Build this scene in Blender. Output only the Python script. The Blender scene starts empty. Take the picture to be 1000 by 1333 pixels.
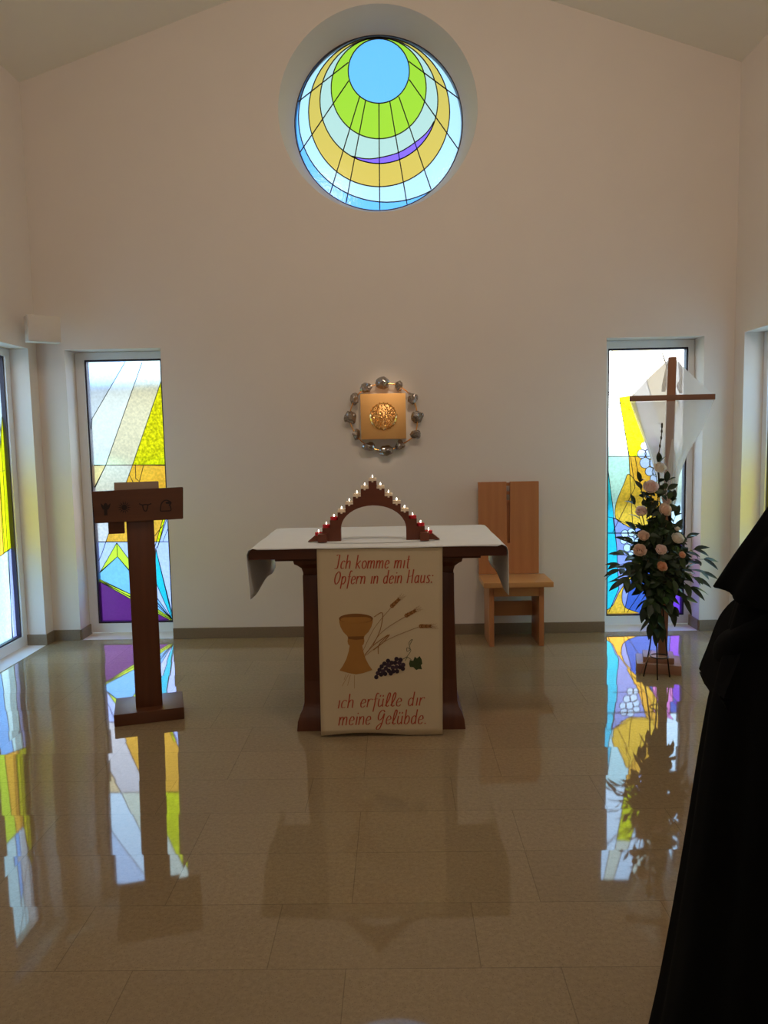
import bpy, bmesh, math, random
from math import sin, cos, pi, radians, atan, sqrt
from mathutils import Vector, Matrix, noise
from mathutils.geometry import delaunay_2d_cdt, tessellate_polygon

random.seed(7)
S = bpy.context.scene
COL = S.collection

# ------------------------------------------------------------------ camera model (1000 x 1333)
FPX, CX, CY, EYE = 1000.0, 500.0, 666.5, 1.5
PITCH, ROLL, YAW = atan(0.096), -0.0199, radians(1.0)
CAMR = Matrix.Rotation(YAW, 3, 'Z') @ Matrix.Rotation(pi/2 - PITCH, 3, 'X') @ Matrix.Rotation(ROLL, 3, 'Z')

def ray(x, y):
    return CAMR @ Vector(((x-CX)/FPX, -(y-CY)/FPX, -1.0))

def atY(x, y, Y):
    d = ray(x, y); return Vector((0, 0, EYE)) + d*(Y/d.y)

def atX(x, y, X):
    d = ray(x, y); return Vector((0, 0, EYE)) + d*(X/d.x)

def atZ(x, y, Z=0.0):
    d = ray(x, y); return Vector((0, 0, EYE)) + d*((Z-EYE)/d.z)

# ------------------------------------------------------------------ mesh helpers
def B(): return bmesh.new()

def box(bm, c, s, rot=None, bevel=0.0, seg=2):
    M = Matrix.Translation(Vector(c))
    if rot is not None:
        M = M @ (rot.to_4x4() if hasattr(rot, 'to_4x4') else Matrix.Rotation(rot, 4, 'Z'))
    M = M @ Matrix.Diagonal((s[0], s[1], s[2], 1))
    r = bmesh.ops.create_cube(bm, size=1.0, matrix=M)
    if bevel > 0:
        es = list({e for v in r['verts'] for e in v.link_edges})
        bmesh.ops.bevel(bm, geom=es, offset=bevel, segments=seg, affect='EDGES', profile=0.6)

def frame_for(t):
    t = t.normalized()
    u = Vector((0, 0, 1)) if abs(t.z) < 0.9 else Vector((1, 0, 0))
    a = t.cross(u).normalized()
    return a, a.cross(t).normalized()

def tube(bm, pts, r, n=8, closed=False):
    pts = [Vector(p) for p in pts]
    rs = r if isinstance(r, (list, tuple)) else [r]*len(pts)
    rings = []
    m = len(pts)
    a = None
    for i, p in enumerate(pts):
        if closed: t = pts[(i+1) % m] - pts[i-1]
        else: t = pts[min(i+1, m-1)] - pts[max(i-1, 0)]
        t.normalize()
        if a is None: a, b = frame_for(t)
        else:
            a = (a - t*a.dot(t))
            if a.length < 1e-5: a, b = frame_for(t)
            a.normalize(); b = a.cross(t)
        b = a.cross(t)
        rings.append([bm.verts.new(p + (a*cos(2*pi*k/n) + b*sin(2*pi*k/n))*rs[i]) for k in range(n)])
    for i in range(m if closed else m-1):
        A, C = rings[i], rings[(i+1) % m]
        for k in range(n):
            bm.faces.new((A[k], A[(k+1) % n], C[(k+1) % n], C[k]))
    if not closed:
        bm.faces.new(rings[0]); bm.faces.new(rings[-1][::-1])

def lathe(bm, prof, c=(0, 0, 0), n=24, M=None):
    c = Vector(c); rings = []
    for (r, z) in prof:
        if r < 1e-6:
            p = Vector((0, 0, z))
            rings.append([bm.verts.new((M @ p if M else p) + c)])
        else:
            rg = []
            for k in range(n):
                p = Vector((r*cos(2*pi*k/n), r*sin(2*pi*k/n), z))
                rg.append(bm.verts.new((M @ p if M else p) + c))
            rings.append(rg)
    for A, C in zip(rings, rings[1:]):
        for k in range(n):
            k2 = (k+1) % n
            if len(A) == 1 and len(C) == 1: continue
            if len(A) == 1: bm.faces.new((A[0], C[k2], C[k]))
            elif len(C) == 1: bm.faces.new((A[k], A[k2], C[0]))
            else: bm.faces.new((A[k], A[k2], C[k2], C[k]))
    if len(rings[0]) > 1: bm.faces.new(rings[0][::-1])
    if len(rings[-1]) > 1: bm.faces.new(rings[-1])

def prism(bm, poly, f0, f1):
    """poly: 2D points; f0/f1 map (a, b) to the two 3D faces."""
    A = [bm.verts.new(f0(*p)) for p in poly]
    C = [bm.verts.new(f1(*p)) for p in poly]
    n = len(poly)
    bm.faces.new(A); bm.faces.new(C[::-1])
    for i in range(n):
        j = (i+1) % n
        bm.faces.new((A[i], C[i], C[j], A[j]))

def grid(bm, nu, nv, f, closed_u=False):
    vs = [[bm.verts.new(f(i, j)) for i in range(nu)] for j in range(nv)]
    for j in range(nv-1):
        for i in range(nu if closed_u else nu-1):
            i2 = (i+1) % nu
            bm.faces.new((vs[j][i], vs[j][i2], vs[j+1][i2], vs[j+1][i]))
    return vs

def smooth_curve(pts, k=6, closed=False):
    P = [Vector(p) for p in pts]
    if len(P) < 3 and not closed: return P
    out = []
    n = len(P)
    rng = range(n if closed else n-1)
    for i in rng:
        if closed: p0, p1, p2, p3 = P[i-1], P[i], P[(i+1) % n], P[(i+2) % n]
        else: p0, p1, p2, p3 = P[max(i-1, 0)], P[i], P[i+1], P[min(i+2, n-1)]
        for s in range(k):
            t = s/k
            out.append(0.5*((2*p1) + (p2-p0)*t + (2*p0-5*p1+4*p2-p3)*t*t + (3*p1-p0-3*p2+p3)*t**3))
    if not closed: out.append(P[-1])
    return out

def ribbon(bm, pts, w, f, taper=False):
    """flat painted stroke: 2D points -> quads via f(x, y)."""
    pts = [Vector(p).to_2d() for p in pts]
    n = len(pts); L = []; R = []
    for i, p in enumerate(pts):
        t = pts[min(i+1, n-1)] - pts[max(i-1, 0)]
        if t.length < 1e-9: t = Vector((1, 0))
        t.normalize()
        nn = Vector((-t.y, t.x))
        ww = w(i/(n-1), t) if callable(w) else w
        if taper: ww *= max(0.25, sin(pi*min(max(i/(n-1), 0.06), 0.94)))
        a = p + nn*ww/2; b = p - nn*ww/2
        L.append(bm.verts.new(f(a.x, a.y))); R.append(bm.verts.new(f(b.x, b.y)))
    for i in range(n-1):
        bm.faces.new((L[i], R[i], R[i+1], L[i+1]))

def obj(name, bm, mats, parent=None, smooth=35, recalc=True):
    if recalc: bmesh.ops.recalc_face_normals(bm, faces=bm.faces[:])
    me = bpy.data.meshes.new(name)
    bm.to_mesh(me); bm.free()
    for m in (mats if isinstance(mats, (list, tuple)) else [mats]): me.materials.append(m)
    if smooth:
        me.polygons.foreach_set('use_smooth', [True]*len(me.polygons))
        me.set_sharp_from_angle(angle=radians(smooth))
    o = bpy.data.objects.new(name, me); COL.objects.link(o)
    if parent is not None: o.parent = parent
    return o

def tag(o, label, cat, group=None):
    o['label'] = label; o['category'] = cat
    if group: o['group'] = group
    return o

def thing(name, label, cat, loc=(0, 0, 0), rz=0.0, group=None):
    o = bpy.data.objects.new(name, None); COL.objects.link(o)
    o.location = loc; o.rotation_euler = (0, 0, rz); o.empty_display_size = 0.1
    return tag(o, label, cat, group)

def structure_root(name, loc=(0, 0, 0)):
    o = bpy.data.objects.new(name, None); COL.objects.link(o); o.location = loc
    o['kind'] = 'structure'; return o

def struct(name, bm, mats, parent=None, smooth=35, **k):
    o = obj(name, bm, mats, parent, smooth, **k)
    if parent is None: o['kind'] = 'structure'
    return o

def dup(root, loc, label):
    r = root.copy(); COL.objects.link(r); r.location = loc; r['label'] = label
    for ch in list(root.children):
        c = ch.copy(); COL.objects.link(c); c.parent = r
        for g in ch.children:
            d = g.copy(); COL.objects.link(d); d.parent = c
    return r

# ------------------------------------------------------------------ materials
def srgb(r, g, b):
    f = lambda c: (c/255/12.92) if c/255 <= 0.04045 else ((c/255+0.055)/1.055)**2.4
    return (f(r), f(g), f(b), 1)

def newmat(name):
    m = bpy.data.materials.new(name); m.use_nodes = True
    nt = m.node_tree; nt.nodes.clear()
    out = nt.nodes.new('ShaderNodeOutputMaterial')
    return m, nt, out

def mix_rgb(nt, fac, a, b):
    n = nt.nodes.new('ShaderNodeMix'); n.data_type = 'RGBA'
    for sock, v in ((n.inputs[0], fac), (n.inputs[6], a), (n.inputs[7], b)):
        if hasattr(v, 'is_linked') or hasattr(v, 'links'): nt.links.new(v, sock)
        else: sock.default_value = v
    return n.outputs[2]

def noise_node(nt, scale, detail=3, coord=None, rough=0.5):
    n = nt.nodes.new('ShaderNodeTexNoise'); n.inputs['Scale'].default_value = scale
    n.inputs['Detail'].default_value = detail; n.inputs['Roughness'].default_value = rough
    if coord is not None: nt.links.new(coord, n.inputs['Vector'])
    return n

def objcoord(nt, scale=None):
    t = nt.nodes.new('ShaderNodeTexCoord')
    if scale is None: return t.outputs['Object']
    m = nt.nodes.new('ShaderNodeMapping'); m.inputs['Scale'].default_value = scale
    nt.links.new(t.outputs['Object'], m.inputs['Vector'])
    return m.outputs['Vector']

def plain(name, col, rough=0.6, metal=0.0, var=0.12, nscale=20, bump=0.0, bscale=80, spec=0.5, sheen=0.0, trans=0.0):
    m, nt, out = newmat(name)
    p = nt.nodes.new('ShaderNodeBsdfPrincipled')
    c = objcoord(nt)
    n = noise_node(nt, nscale, 4, c)
    dark = tuple(x*(1-var) for x in col[:3]) + (1,); lite = tuple(min(1, x*(1+var)) for x in col[:3]) + (1,)
    nt.links.new(mix_rgb(nt, n.outputs['Fac'], dark, lite), p.inputs['Base Color'])
    p.inputs['Roughness'].default_value = rough; p.inputs['Metallic'].default_value = metal
    p.inputs['Specular IOR Level'].default_value = spec
    if sheen: p.inputs['Sheen Weight'].default_value = sheen
    if bump:
        b = nt.nodes.new('ShaderNodeBump'); b.inputs['Strength'].default_value = bump
        b.inputs['Distance'].default_value = 0.004
        n2 = noise_node(nt, bscale, 3, c)
        nt.links.new(n2.outputs['Fac'], b.inputs['Height']); nt.links.new(b.outputs['Normal'], p.inputs['Normal'])
    nt.links.new(p.outputs['BSDF'], out.inputs['Surface'])
    return m

def wood(name, c1, c2, axis='z', rough=0.45, scale=9):
    m, nt, out = newmat(name)
    p = nt.nodes.new('ShaderNodeBsdfPrincipled')
    sc = {'x': (0.12, 1, 1), 'y': (1, 0.12, 1), 'z': (1, 1, 0.12)}[axis]
    c = objcoord(nt, sc)
    n = noise_node(nt, scale*3, 5, c, 0.6)
    n2 = noise_node(nt, scale*0.5, 2, c)
    w = nt.nodes.new('ShaderNodeTexWave'); w.inputs['Scale'].default_value = scale*0.7
    w.inputs['Distortion'].default_value = 6; w.inputs['Detail'].default_value = 3
    nt.links.new(c, w.inputs['Vector'])
    a = mix_rgb(nt, n.outputs['Fac'], c1, c2)
    ad = nt.nodes.new('ShaderNodeMath'); ad.operation = 'MULTIPLY'; ad.inputs[1].default_value = 0.35
    nt.links.new(w.outputs['Fac'], ad.inputs[0])
    r = mix_rgb(nt, ad.outputs[0], a, c2)
    nt.links.new(r, p.inputs['Base Color'])
    p.inputs['Roughness'].default_value = rough
    b = nt.nodes.new('ShaderNodeBump'); b.inputs['Strength'].default_value = 0.08; b.inputs['Distance'].default_value = 0.002
    nt.links.new(n.outputs['Fac'], b.inputs['Height']); nt.links.new(b.outputs['Normal'], p.inputs['Normal'])
    nt.links.new(p.outputs['BSDF'], out.inputs['Surface'])
    return m

def glass(name, col, clear=0.9, tex=0.0, tscale=60, gain=1.0, smooth=False):
    """coloured window glass: part of the light goes straight through, part is scattered by the cathedral texture"""
    m, nt, out = newmat(name)
    col = tuple(min(0.98, c*gain) for c in col[:3]) + (1,)
    c = objcoord(nt)
    n = noise_node(nt, tscale, 3, c)
    if tex > 0:
        ramp = nt.nodes.new('ShaderNodeMapRange')
        ramp.inputs['From Min'].default_value = 0.35; ramp.inputs['From Max'].default_value = 0.68
        nt.links.new(n.outputs['Fac'], ramp.inputs['Value'])
        dark = tuple(x*(1-tex) for x in col[:3]) + (1,)
        cc = mix_rgb(nt, ramp.outputs[0], dark, col)
    else:
        rg = nt.nodes.new('ShaderNodeRGB'); rg.outputs[0].default_value = col; cc = rg.outputs[0]
    tl = nt.nodes.new('ShaderNodeBsdfTranslucent')
    if smooth: tr = nt.nodes.new('ShaderNodeBsdfTransparent')
    else:
        tr = nt.nodes.new('ShaderNodeBsdfRefraction'); tr.inputs['IOR'].default_value = 1.12; tr.inputs['Roughness'].default_value = 0.3
    nt.links.new(cc, tr.inputs['Color']); nt.links.new(cc, tl.inputs['Color'])
    mx = nt.nodes.new('ShaderNodeMixShader'); mx.inputs[0].default_value = 1-clear
    nt.links.new(tr.outputs[0], mx.inputs[1]); nt.links.new(tl.outputs[0], mx.inputs[2])
    gl = nt.nodes.new('ShaderNodeBsdfGlossy'); gl.inputs['Roughness'].default_value = 0.12
    gl.inputs['Color'].default_value = (0.8, 0.8, 0.8, 1)
    bp = nt.nodes.new('ShaderNodeBump'); bp.inputs['Strength'].default_value = 0.25; bp.inputs['Distance'].default_value = 0.003
    nt.links.new(n.outputs['Fac'], bp.inputs['Height'])
    nt.links.new(bp.outputs[0], gl.inputs['Normal']); nt.links.new(bp.outputs[0], tl.inputs['Normal'])
    m2 = nt.nodes.new('ShaderNodeMixShader'); m2.inputs[0].default_value = 0.04
    nt.links.new(mx.outputs[0], m2.inputs[1]); nt.links.new(gl.outputs[0], m2.inputs[2])
    nt.links.new(m2.outputs[0], out.inputs['Surface'])
    return m

def emit(name, col, strength):
    m, nt, out = newmat(name)
    e = nt.nodes.new('ShaderNodeEmission'); e.inputs['Strength'].default_value = strength
    lw = nt.nodes.new('ShaderNodeTexNoise'); lw.inputs['Scale'].default_value = 3
    nt.links.new(mix_rgb(nt, lw.outputs['Fac'], col, tuple(min(1, x*1.05) for x in col[:3]) + (1,)), e.inputs['Color'])
    nt.links.new(e.outputs[0], out.inputs['Surface'])
    return m

def sheer(name, col, see=0.35):
    m, nt, out = newmat(name)
    n = noise_node(nt, 14, 3, objcoord(nt))
    cc = mix_rgb(nt, n.outputs['Fac'], tuple(x*0.94 for x in col[:3]) + (1,), col)
    d = nt.nodes.new('ShaderNodeBsdfDiffuse'); t = nt.nodes.new('ShaderNodeBsdfTranslucent'); tr = nt.nodes.new('ShaderNodeBsdfTransparent')
    nt.links.new(cc, d.inputs['Color']); nt.links.new(cc, t.inputs['Color'])
    a = nt.nodes.new('ShaderNodeMixShader'); a.inputs[0].default_value = 0.5
    nt.links.new(d.outputs[0], a.inputs[1]); nt.links.new(t.outputs[0], a.inputs[2])
    b = nt.nodes.new('ShaderNodeMixShader'); b.inputs[0].default_value = see
    nt.links.new(a.outputs[0], b.inputs[1]); nt.links.new(tr.outputs[0], b.inputs[2])
    nt.links.new(b.outputs[0], out.inputs['Surface'])
    return m

def floor_material():
    m, nt, out = newmat('polished_granite')
    p = nt.nodes.new('ShaderNodeBsdfPrincipled')
    tc = nt.nodes.new('ShaderNodeTexCoord')
    mp = nt.nodes.new('ShaderNodeMapping'); mp.inputs['Location'].default_value = (0.17, -0.2, 0)
    nt.links.new(tc.outputs['Object'], mp.inputs['Vector'])
    def brick(c1, c2, mo):
        b = nt.nodes.new('ShaderNodeTexBrick')
        b.inputs['Scale'].default_value = 1.0
        b.inputs['Brick Width'].default_value = 0.61; b.inputs['Row Height'].default_value = 0.308
        b.inputs['Mortar Size'].default_value = 0.0012; b.inputs['Mortar Smooth'].default_value = 0.0
        b.offset = 0.37; b.offset_frequency = 3; b.squash = 1.0
        b.inputs['Color1'].default_value = c1; b.inputs['Color2'].default_value = c2; b.inputs['Mortar'].default_value = mo
        nt.links.new(mp.outputs[0], b.inputs['Vector'])
        return b
    bk = brick((0, 0, 0, 1), (1, 1, 1, 1), (0.5, 0.5, 0.5, 1))
    n1 = noise_node(nt, 60, 6, tc.outputs['Object'], 0.75)
    n2 = noise_node(nt, 3.2, 3, tc.outputs['Object'])
    vo = nt.nodes.new('ShaderNodeTexVoronoi'); vo.inputs['Scale'].default_value = 130
    nt.links.new(tc.outputs['Object'], vo.inputs['Vector'])
    base = mix_rgb(nt, n1.outputs['Fac'], FLOOR_DARK, FLOOR_LITE)
    sp = nt.nodes.new('ShaderNodeMapRange'); sp.inputs['From Min'].default_value = 0.0; sp.inputs['From Max'].default_value = 0.25
    sp.inputs['To Min'].default_value = 0.7; sp.inputs['To Max'].default_value = 0.0
    nt.links.new(vo.outputs['Distance'], sp.inputs['Value'])
    base = mix_rgb(nt, sp.outputs[0], base, srgb(70, 52, 36))
    tint = nt.nodes.new('ShaderNodeMapRange'); tint.inputs['To Min'].default_value = 0.0; tint.inputs['To Max'].default_value = 0.22
    nt.links.new(bk.outputs['Color'], tint.inputs['Value'])
    base = mix_rgb(nt, tint.outputs[0], base, FLOOR_DARK)
    cl = nt.nodes.new('ShaderNodeMapRange'); cl.inputs['To Min'].default_value = 0.0; cl.inputs['To Max'].default_value = 0.25
    nt.links.new(n2.outputs['Fac'], cl.inputs['Value'])
    base = mix_rgb(nt, cl.outputs[0], base, FLOOR_LITE)
    mf = nt.nodes.new('ShaderNodeMath'); mf.operation = 'MULTIPLY'; mf.inputs[1].default_value = 0.4
    nt.links.new(bk.outputs['Fac'], mf.inputs[0])
    base = mix_rgb(nt, mf.outputs[0], base, srgb(52, 42, 32))
    nt.links.new(base, p.inputs['Base Color'])
    p.inputs['Roughness'].default_value = 0.035
    p.inputs['IOR'].default_value = FLOOR_IOR
    # every slab is laid a hair out of level
    sx = nt.nodes.new('ShaderNodeSeparateColor'); nt.links.new(bk.outputs['Color'], sx.inputs[0])
    ma = nt.nodes.new('ShaderNodeMath'); ma.operation = 'MULTIPLY_ADD'; ma.inputs[1].default_value = 0.02; ma.inputs[2].default_value = -0.01
    nt.links.new(sx.outputs[0], ma.inputs[0])
    mb = nt.nodes.new('ShaderNodeMath'); mb.operation = 'SINE'
    mc = nt.nodes.new('ShaderNodeMath'); mc.operation = 'MULTIPLY'; mc.inputs[1].default_value = 40
    nt.links.new(sx.outputs[0], mc.inputs[0]); nt.links.new(mc.outputs[0], mb.inputs[0])
    md = nt.nodes.new('ShaderNodeMath'); md.operation = 'MULTIPLY'; md.inputs[1].default_value = 0.0016
    nt.links.new(mb.outputs[0], md.inputs[0])
    cv = nt.nodes.new('ShaderNodeCombineXYZ'); cv.inputs[2].default_value = 1.0
    nt.links.new(ma.outputs[0], cv.inputs[0]); nt.links.new(md.outputs[0], cv.inputs[1])
    nz = nt.nodes.new('ShaderNodeVectorMath'); nz.operation = 'NORMALIZE'
    nt.links.new(cv.outputs[0], nz.inputs[0])
    nt.links.new(nz.outputs[0], p.inputs['Normal'])
    nt.links.new(p.outputs[0], out.inputs['Surface'])
    return m

FLOOR_DARK, FLOOR_LITE, FLOOR_IOR = srgb(106, 89, 64), srgb(186, 163, 128), 1.55

M_wall = plain('white_plaster', srgb(231, 221, 211), 0.9, var=0.03, nscale=3, bump=0.05, bscale=120, spec=0.2)
M_ceil = plain('ceiling_plaster', srgb(244, 240, 228), 0.9, var=0.03, nscale=3, spec=0.2)
M_pvc = plain('white_window_plastic', srgb(236, 238, 240), 0.35, var=0.02)
M_floor = floor_material()
M_base = plain('skirting_granite', srgb(132, 114, 92), 0.35, var=0.18, nscale=90)
M_gasket = plain('dark_gasket', srgb(38, 28, 48), 0.5)
M_lead = plain('lead_came', srgb(40, 36, 34), 0.5)
M_altar = wood('altar_wood', srgb(108, 56, 26), srgb(76, 36, 16), 'z', 0.4)
M_altarx = wood('altar_wood_long', srgb(102, 52, 26), srgb(68, 32, 15), 'x', 0.4)
M_lect = wood('lectern_wood', srgb(116, 66, 38), srgb(82, 44, 24), 'z', 0.4)
M_lectx = wood('lectern_wood_long', srgb(112, 66, 38), srgb(80, 44, 24), 'x', 0.4)
M_carve = plain('burnt_carving', srgb(38, 22, 14), 0.7)
M_chair = wood('chair_wood', srgb(204, 140, 92), srgb(178, 112, 68), 'z', 0.4, 7)
M_chairx = wood('chair_seat_wood', srgb(216, 164, 108), srgb(196, 138, 84), 'x', 0.35, 7)
M_arch = wood('arch_wood', srgb(124, 62, 32), srgb(90, 42, 20), 'x', 0.45)
M_cross = wood('cross_wood', srgb(176, 128, 96), srgb(146, 98, 70), 'z', 0.5)
M_crossx = wood('cross_arm_wood', srgb(148, 110, 88), srgb(120, 84, 64), 'x', 0.5)
M_pale = wood('pale_step_wood', srgb(206, 164, 138), srgb(172, 122, 96), 'x', 0.4)
M_cloth = plain('white_linen', srgb(238, 242, 242), 0.85, var=0.03, nscale=12, bump=0.15, bscale=300)
M_banner = plain('cream_banner_linen', srgb(216, 198, 164), 0.9, var=0.03, nscale=5, bump=0.1, bscale=400)
M_red = plain('red_paint', srgb(186, 76, 44), 0.7)
M_gold = plain('ochre_paint', srgb(176, 124, 56), 0.7, var=0.15, nscale=9)
M_gold2 = plain('dark_ochre_paint', srgb(136, 88, 34), 0.7, var=0.15, nscale=9)
M_straw = plain('straw_paint', srgb(160, 112, 58), 0.7)
M_grape = plain('grape_paint', srgb(44, 26, 44), 0.6, var=0.3)
M_grape2 = plain('light_grape_paint', srgb(64, 44, 62), 0.6, var=0.3)
M_leafp = plain('leaf_paint', srgb(56, 70, 30), 0.7)
M_brass = plain('tabernacle_gold', srgb(236, 184, 118), 0.5, 1.0, var=0.06, nscale=4)
M_bright = plain('bright_gold', srgb(240, 184, 112), 0.2, 1.0, var=0.1)
M_stone = plain('smoky_crystal', srgb(164, 154, 146), 0.2, 0.75, var=0.3, nscale=40, spec=0.8)
M_wax_red = plain('red_wax', srgb(206, 24, 44), 0.4)
M_wax = plain('cream_wax', srgb(255, 232, 204), 0.4, var=0.05)
M_wick = plain('wick', srgb(60, 44, 36), 0.8)
M_flame = emit('candle_flame', (1.0, 0.84, 0.62, 1), 9.0)
M_black = plain('black_cloth', (0.0022, 0.0022, 0.0024, 1), 0.95, var=0.3, nscale=60, spec=0.1)
M_skin = plain('skin', srgb(214, 160, 132), 0.55, var=0.06)
M_white_band = plain('white_coif', srgb(225, 225, 225), 0.85)
M_leaf = plain('dark_leaf', srgb(34, 54, 26), 0.45, var=0.35, nscale=14)
M_leaf2 = plain('mid_leaf', srgb(48, 74, 32), 0.45, var=0.3, nscale=14)
M_stem = plain('stem', srgb(60, 56, 36), 0.7)
M_rose = sheer('peach_rose', srgb(255, 234, 216), 0.0)
M_rose_w = sheer('cream_rose', srgb(255, 250, 240), 0.0)
M_rose_p = sheer('pink_rose', srgb(255, 236, 228), 0.0)
M_rose_o = sheer('apricot_rose', srgb(252, 206, 168), 0.0)
M_metal = plain('dark_metal', srgb(58, 50, 46), 0.4, 0.8)
M_veil = sheer('sheer_veil', (0.88, 0.87, 0.85, 1), 0.09)
M_veil3 = sheer('sheer_veil_front', (0.86, 0.85, 0.83, 1), 0.5)
M_veil2 = sheer('sheer_veil_double', (0.86, 0.85, 0.83, 1), 0.2)
M_speaker = plain('white_box', srgb(222, 214, 202), 0.6, var=0.03)
M_paper = plain('page_paper', srgb(150, 128, 110), 0.8, var=0.05)
M_string = plain('twine', srgb(150, 124, 96), 0.8)
M_hedge = plain('outside_hedge', srgb(158, 158, 122), 0.9, var=0.4, nscale=2)
M_lawn = plain('outside_paving', srgb(150, 146, 128), 0.9, var=0.2, nscale=3)
M_house = plain('outside_render', srgb(176, 158, 132), 0.9, var=0.05, nscale=2)
M_roof = plain('outside_roof', srgb(196, 202, 214), 0.9, var=0.2)

# ------------------------------------------------------------------ room shell
YB = 5.757            # back wall face
XL, XR = -2.662, 2.494
XM = (XL+XR)/2
ZE, ZA = 4.10, 4.96   # eaves, apex
YR = -3.2             # rear wall
T = 0.30              # wall thickness

def holed_wall(name, outline, holes, f, mat):
    """outline and holes: 2D; holes = [(front pts, back pts)]; f(a, b, depth) -> 3D.  A solid wall with cut openings."""
    bm = B()
    for depth, idx in ((0, 0), (T, 1)):
        loops = [outline] + [h[idx] for h in holes]
        flat = [p for lp in loops for p in lp]
        tris = tessellate_polygon([[Vector((p[0], p[1], 0)) for p in lp] for lp in loops])
        vs = [bm.verts.new(f(p[0], p[1], depth)) for p in flat]
        for t in tris:
            try: bm.faces.new([vs[i] for i in t])
            except ValueError: pass
        if depth == 0: first = vs
    k = 0
    for lp in [outline] + [h[0] for h in holes]:
        n = len(lp)
        for i in range(n):
            j = (i+1) % n
            bm.faces.new((first[k+i], first[k+j], vs[k+j], vs[k+i]))
        k += n
    return struct(name, bm, mat, smooth=30)

def circ(cx, cz, r, n=96):
    return [(cx+r*cos(2*pi*i/n), cz+r*sin(2*pi*i/n)) for i in range(n)]

def rect(x0, z0, x1, z1): return [(x0, z0), (x1, z0), (x1, z1), (x0, z1)]

WL = (-2.452, 0.0, -1.735, 2.2)       # left opening in the back wall
WR = (1.559, 0.0, 2.272, 2.2)
RC = (-0.088, 3.848, 0.716, 0.62)     # round opening: x, z, face radius, outer radius
gable = [(XL, 0), (XR, 0), (XR, ZE), (XM, ZA), (XL, ZE)]
eps = 0.0005
def fl(r): return rect(r[0], r[1]+eps, r[2], r[3])
holed_wall('wall_back', gable, [(fl(WL), fl(WL)), (fl(WR), fl(WR)), (circ(RC[0], RC[1], RC[2]), circ(RC[0], RC[1]+0.003, 0.622))],
           lambda a, b, d: (a, YB+d, b), M_wall)
SLW = (4.87, 0.0, 5.627, 2.2)         # opening in the left wall (y, z)
holed_wall('wall_left', [(YR, 0), (YB+T, 0), (YB+T, ZE), (YR, ZE)], [(fl(SLW), fl(SLW))], lambda a, b, d: (XL-d, a, b), M_wall)
SRW = (4.87, 0.0, 5.60, 2.2)
holed_wall('wall_right', [(YR, 0), (YB+T, 0), (YB+T, ZE), (YR, ZE)], [(fl(SRW), fl(SRW))], lambda a, b, d: (XR+d, a, b), M_wall)
holed_wall('wall_rear', gable, [], lambda a, b, d: (a, YR-d, b), M_wall)

bm = B(); box(bm, (XM, (YR+YB)/2, -0.05), (XR-XL+2*T, YB-YR+2*T, 0.1)); struct('floor', bm, M_floor, smooth=0)
bm = B()
for s in (-1, 1):
    xo = XL-T if s < 0 else XR+T
    zo = ZE-(ZA-ZE)/((XR-XL)/2)*T
    prism(bm, [(xo, zo), (XM, ZA), (XM, ZA+0.2), (xo, zo+0.2)], lambda a, b: (a, YR-T, b), lambda a, b: (a, YB+T, b))
struct('ceiling', bm, M_ceil, smooth=0)

def skirting(name, segs):
    bm = B()
    for (x0, y0, x1, y1) in segs:
        a, b = Vector((x0, y0, 0)), Vector((x1, y1, 0))
        d = (b-a); L = d.length; ang = math.atan2(d.y, d.x)
        box(bm, ((a+b)/2) + Vector((0, 0, 0.041)), (L, 0.012, 0.082), ang, 0.002, 1)
    struct(name, bm, M_base, smooth=0)
t = 0.006
FY = YB+0.19
skirting('baseboard_back', [(WL[2], YB-t, WR[0], YB-t)])
skirting('baseboard_left', [(XL, YB-t, WL[0], YB-t), (WL[0]+t, YB, WL[0]+t, FY), (XL+t, SLW[2], XL+t, YB), (XL-0.14, SLW[2]-t, XL+0.012, SLW[2]-t), (XL+t, YR, XL+t, SLW[0])])
skirting('baseboard_right', [(WR[2], YB-t, XR, YB-t), (WR[2]-t, YB, WR[2]-t, FY), (XR-t, SRW[2], XR-t, YB), (XR+0.14, SRW[2]-t, XR-0.012, SRW[2]-t), (XR-t, YR, XR-t, SRW[0])])

# ------------------------------------------------------------------ stained-glass windows
G = {}
def g(name, rgb, **k):
    if name not in G: G[name] = glass('glass_'+name, srgb(*rgb), **k)
    return G[name]
g('white', (236, 240, 244), tex=0.12)
g('mist', (214, 222, 240), tex=0.15)
g('cream', (240, 228, 200), tex=0.22)
g('yellow', (255, 240, 20), tex=0.55, tscale=55)
g('orange', (255, 172, 56), tex=0.25)
g('peach', (244, 200, 150), tex=0.15)
g('lime', (214, 226, 60), tex=0.12)
g('sky', (130, 185, 240), tex=0.12)
g('cyan', (44, 190, 214), tex=0.15)
g('rosegrey', (232, 208, 204), tex=0.2)
g('slate', (150, 150, 206), tex=0.15)
g('lav', (196, 196, 242), tex=0.15)
g('purple', (100, 38, 110), tex=0.1)
g('blue', (66, 92, 180), tex=0.1)
g('pink', (220, 120, 190), tex=0.1)
g('violet', (120, 60, 190), tex=0.1)
g('ochre', (255, 186, 60), tex=0.28, tscale=60)
g('mint', (206, 230, 226), tex=0.2)
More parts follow.
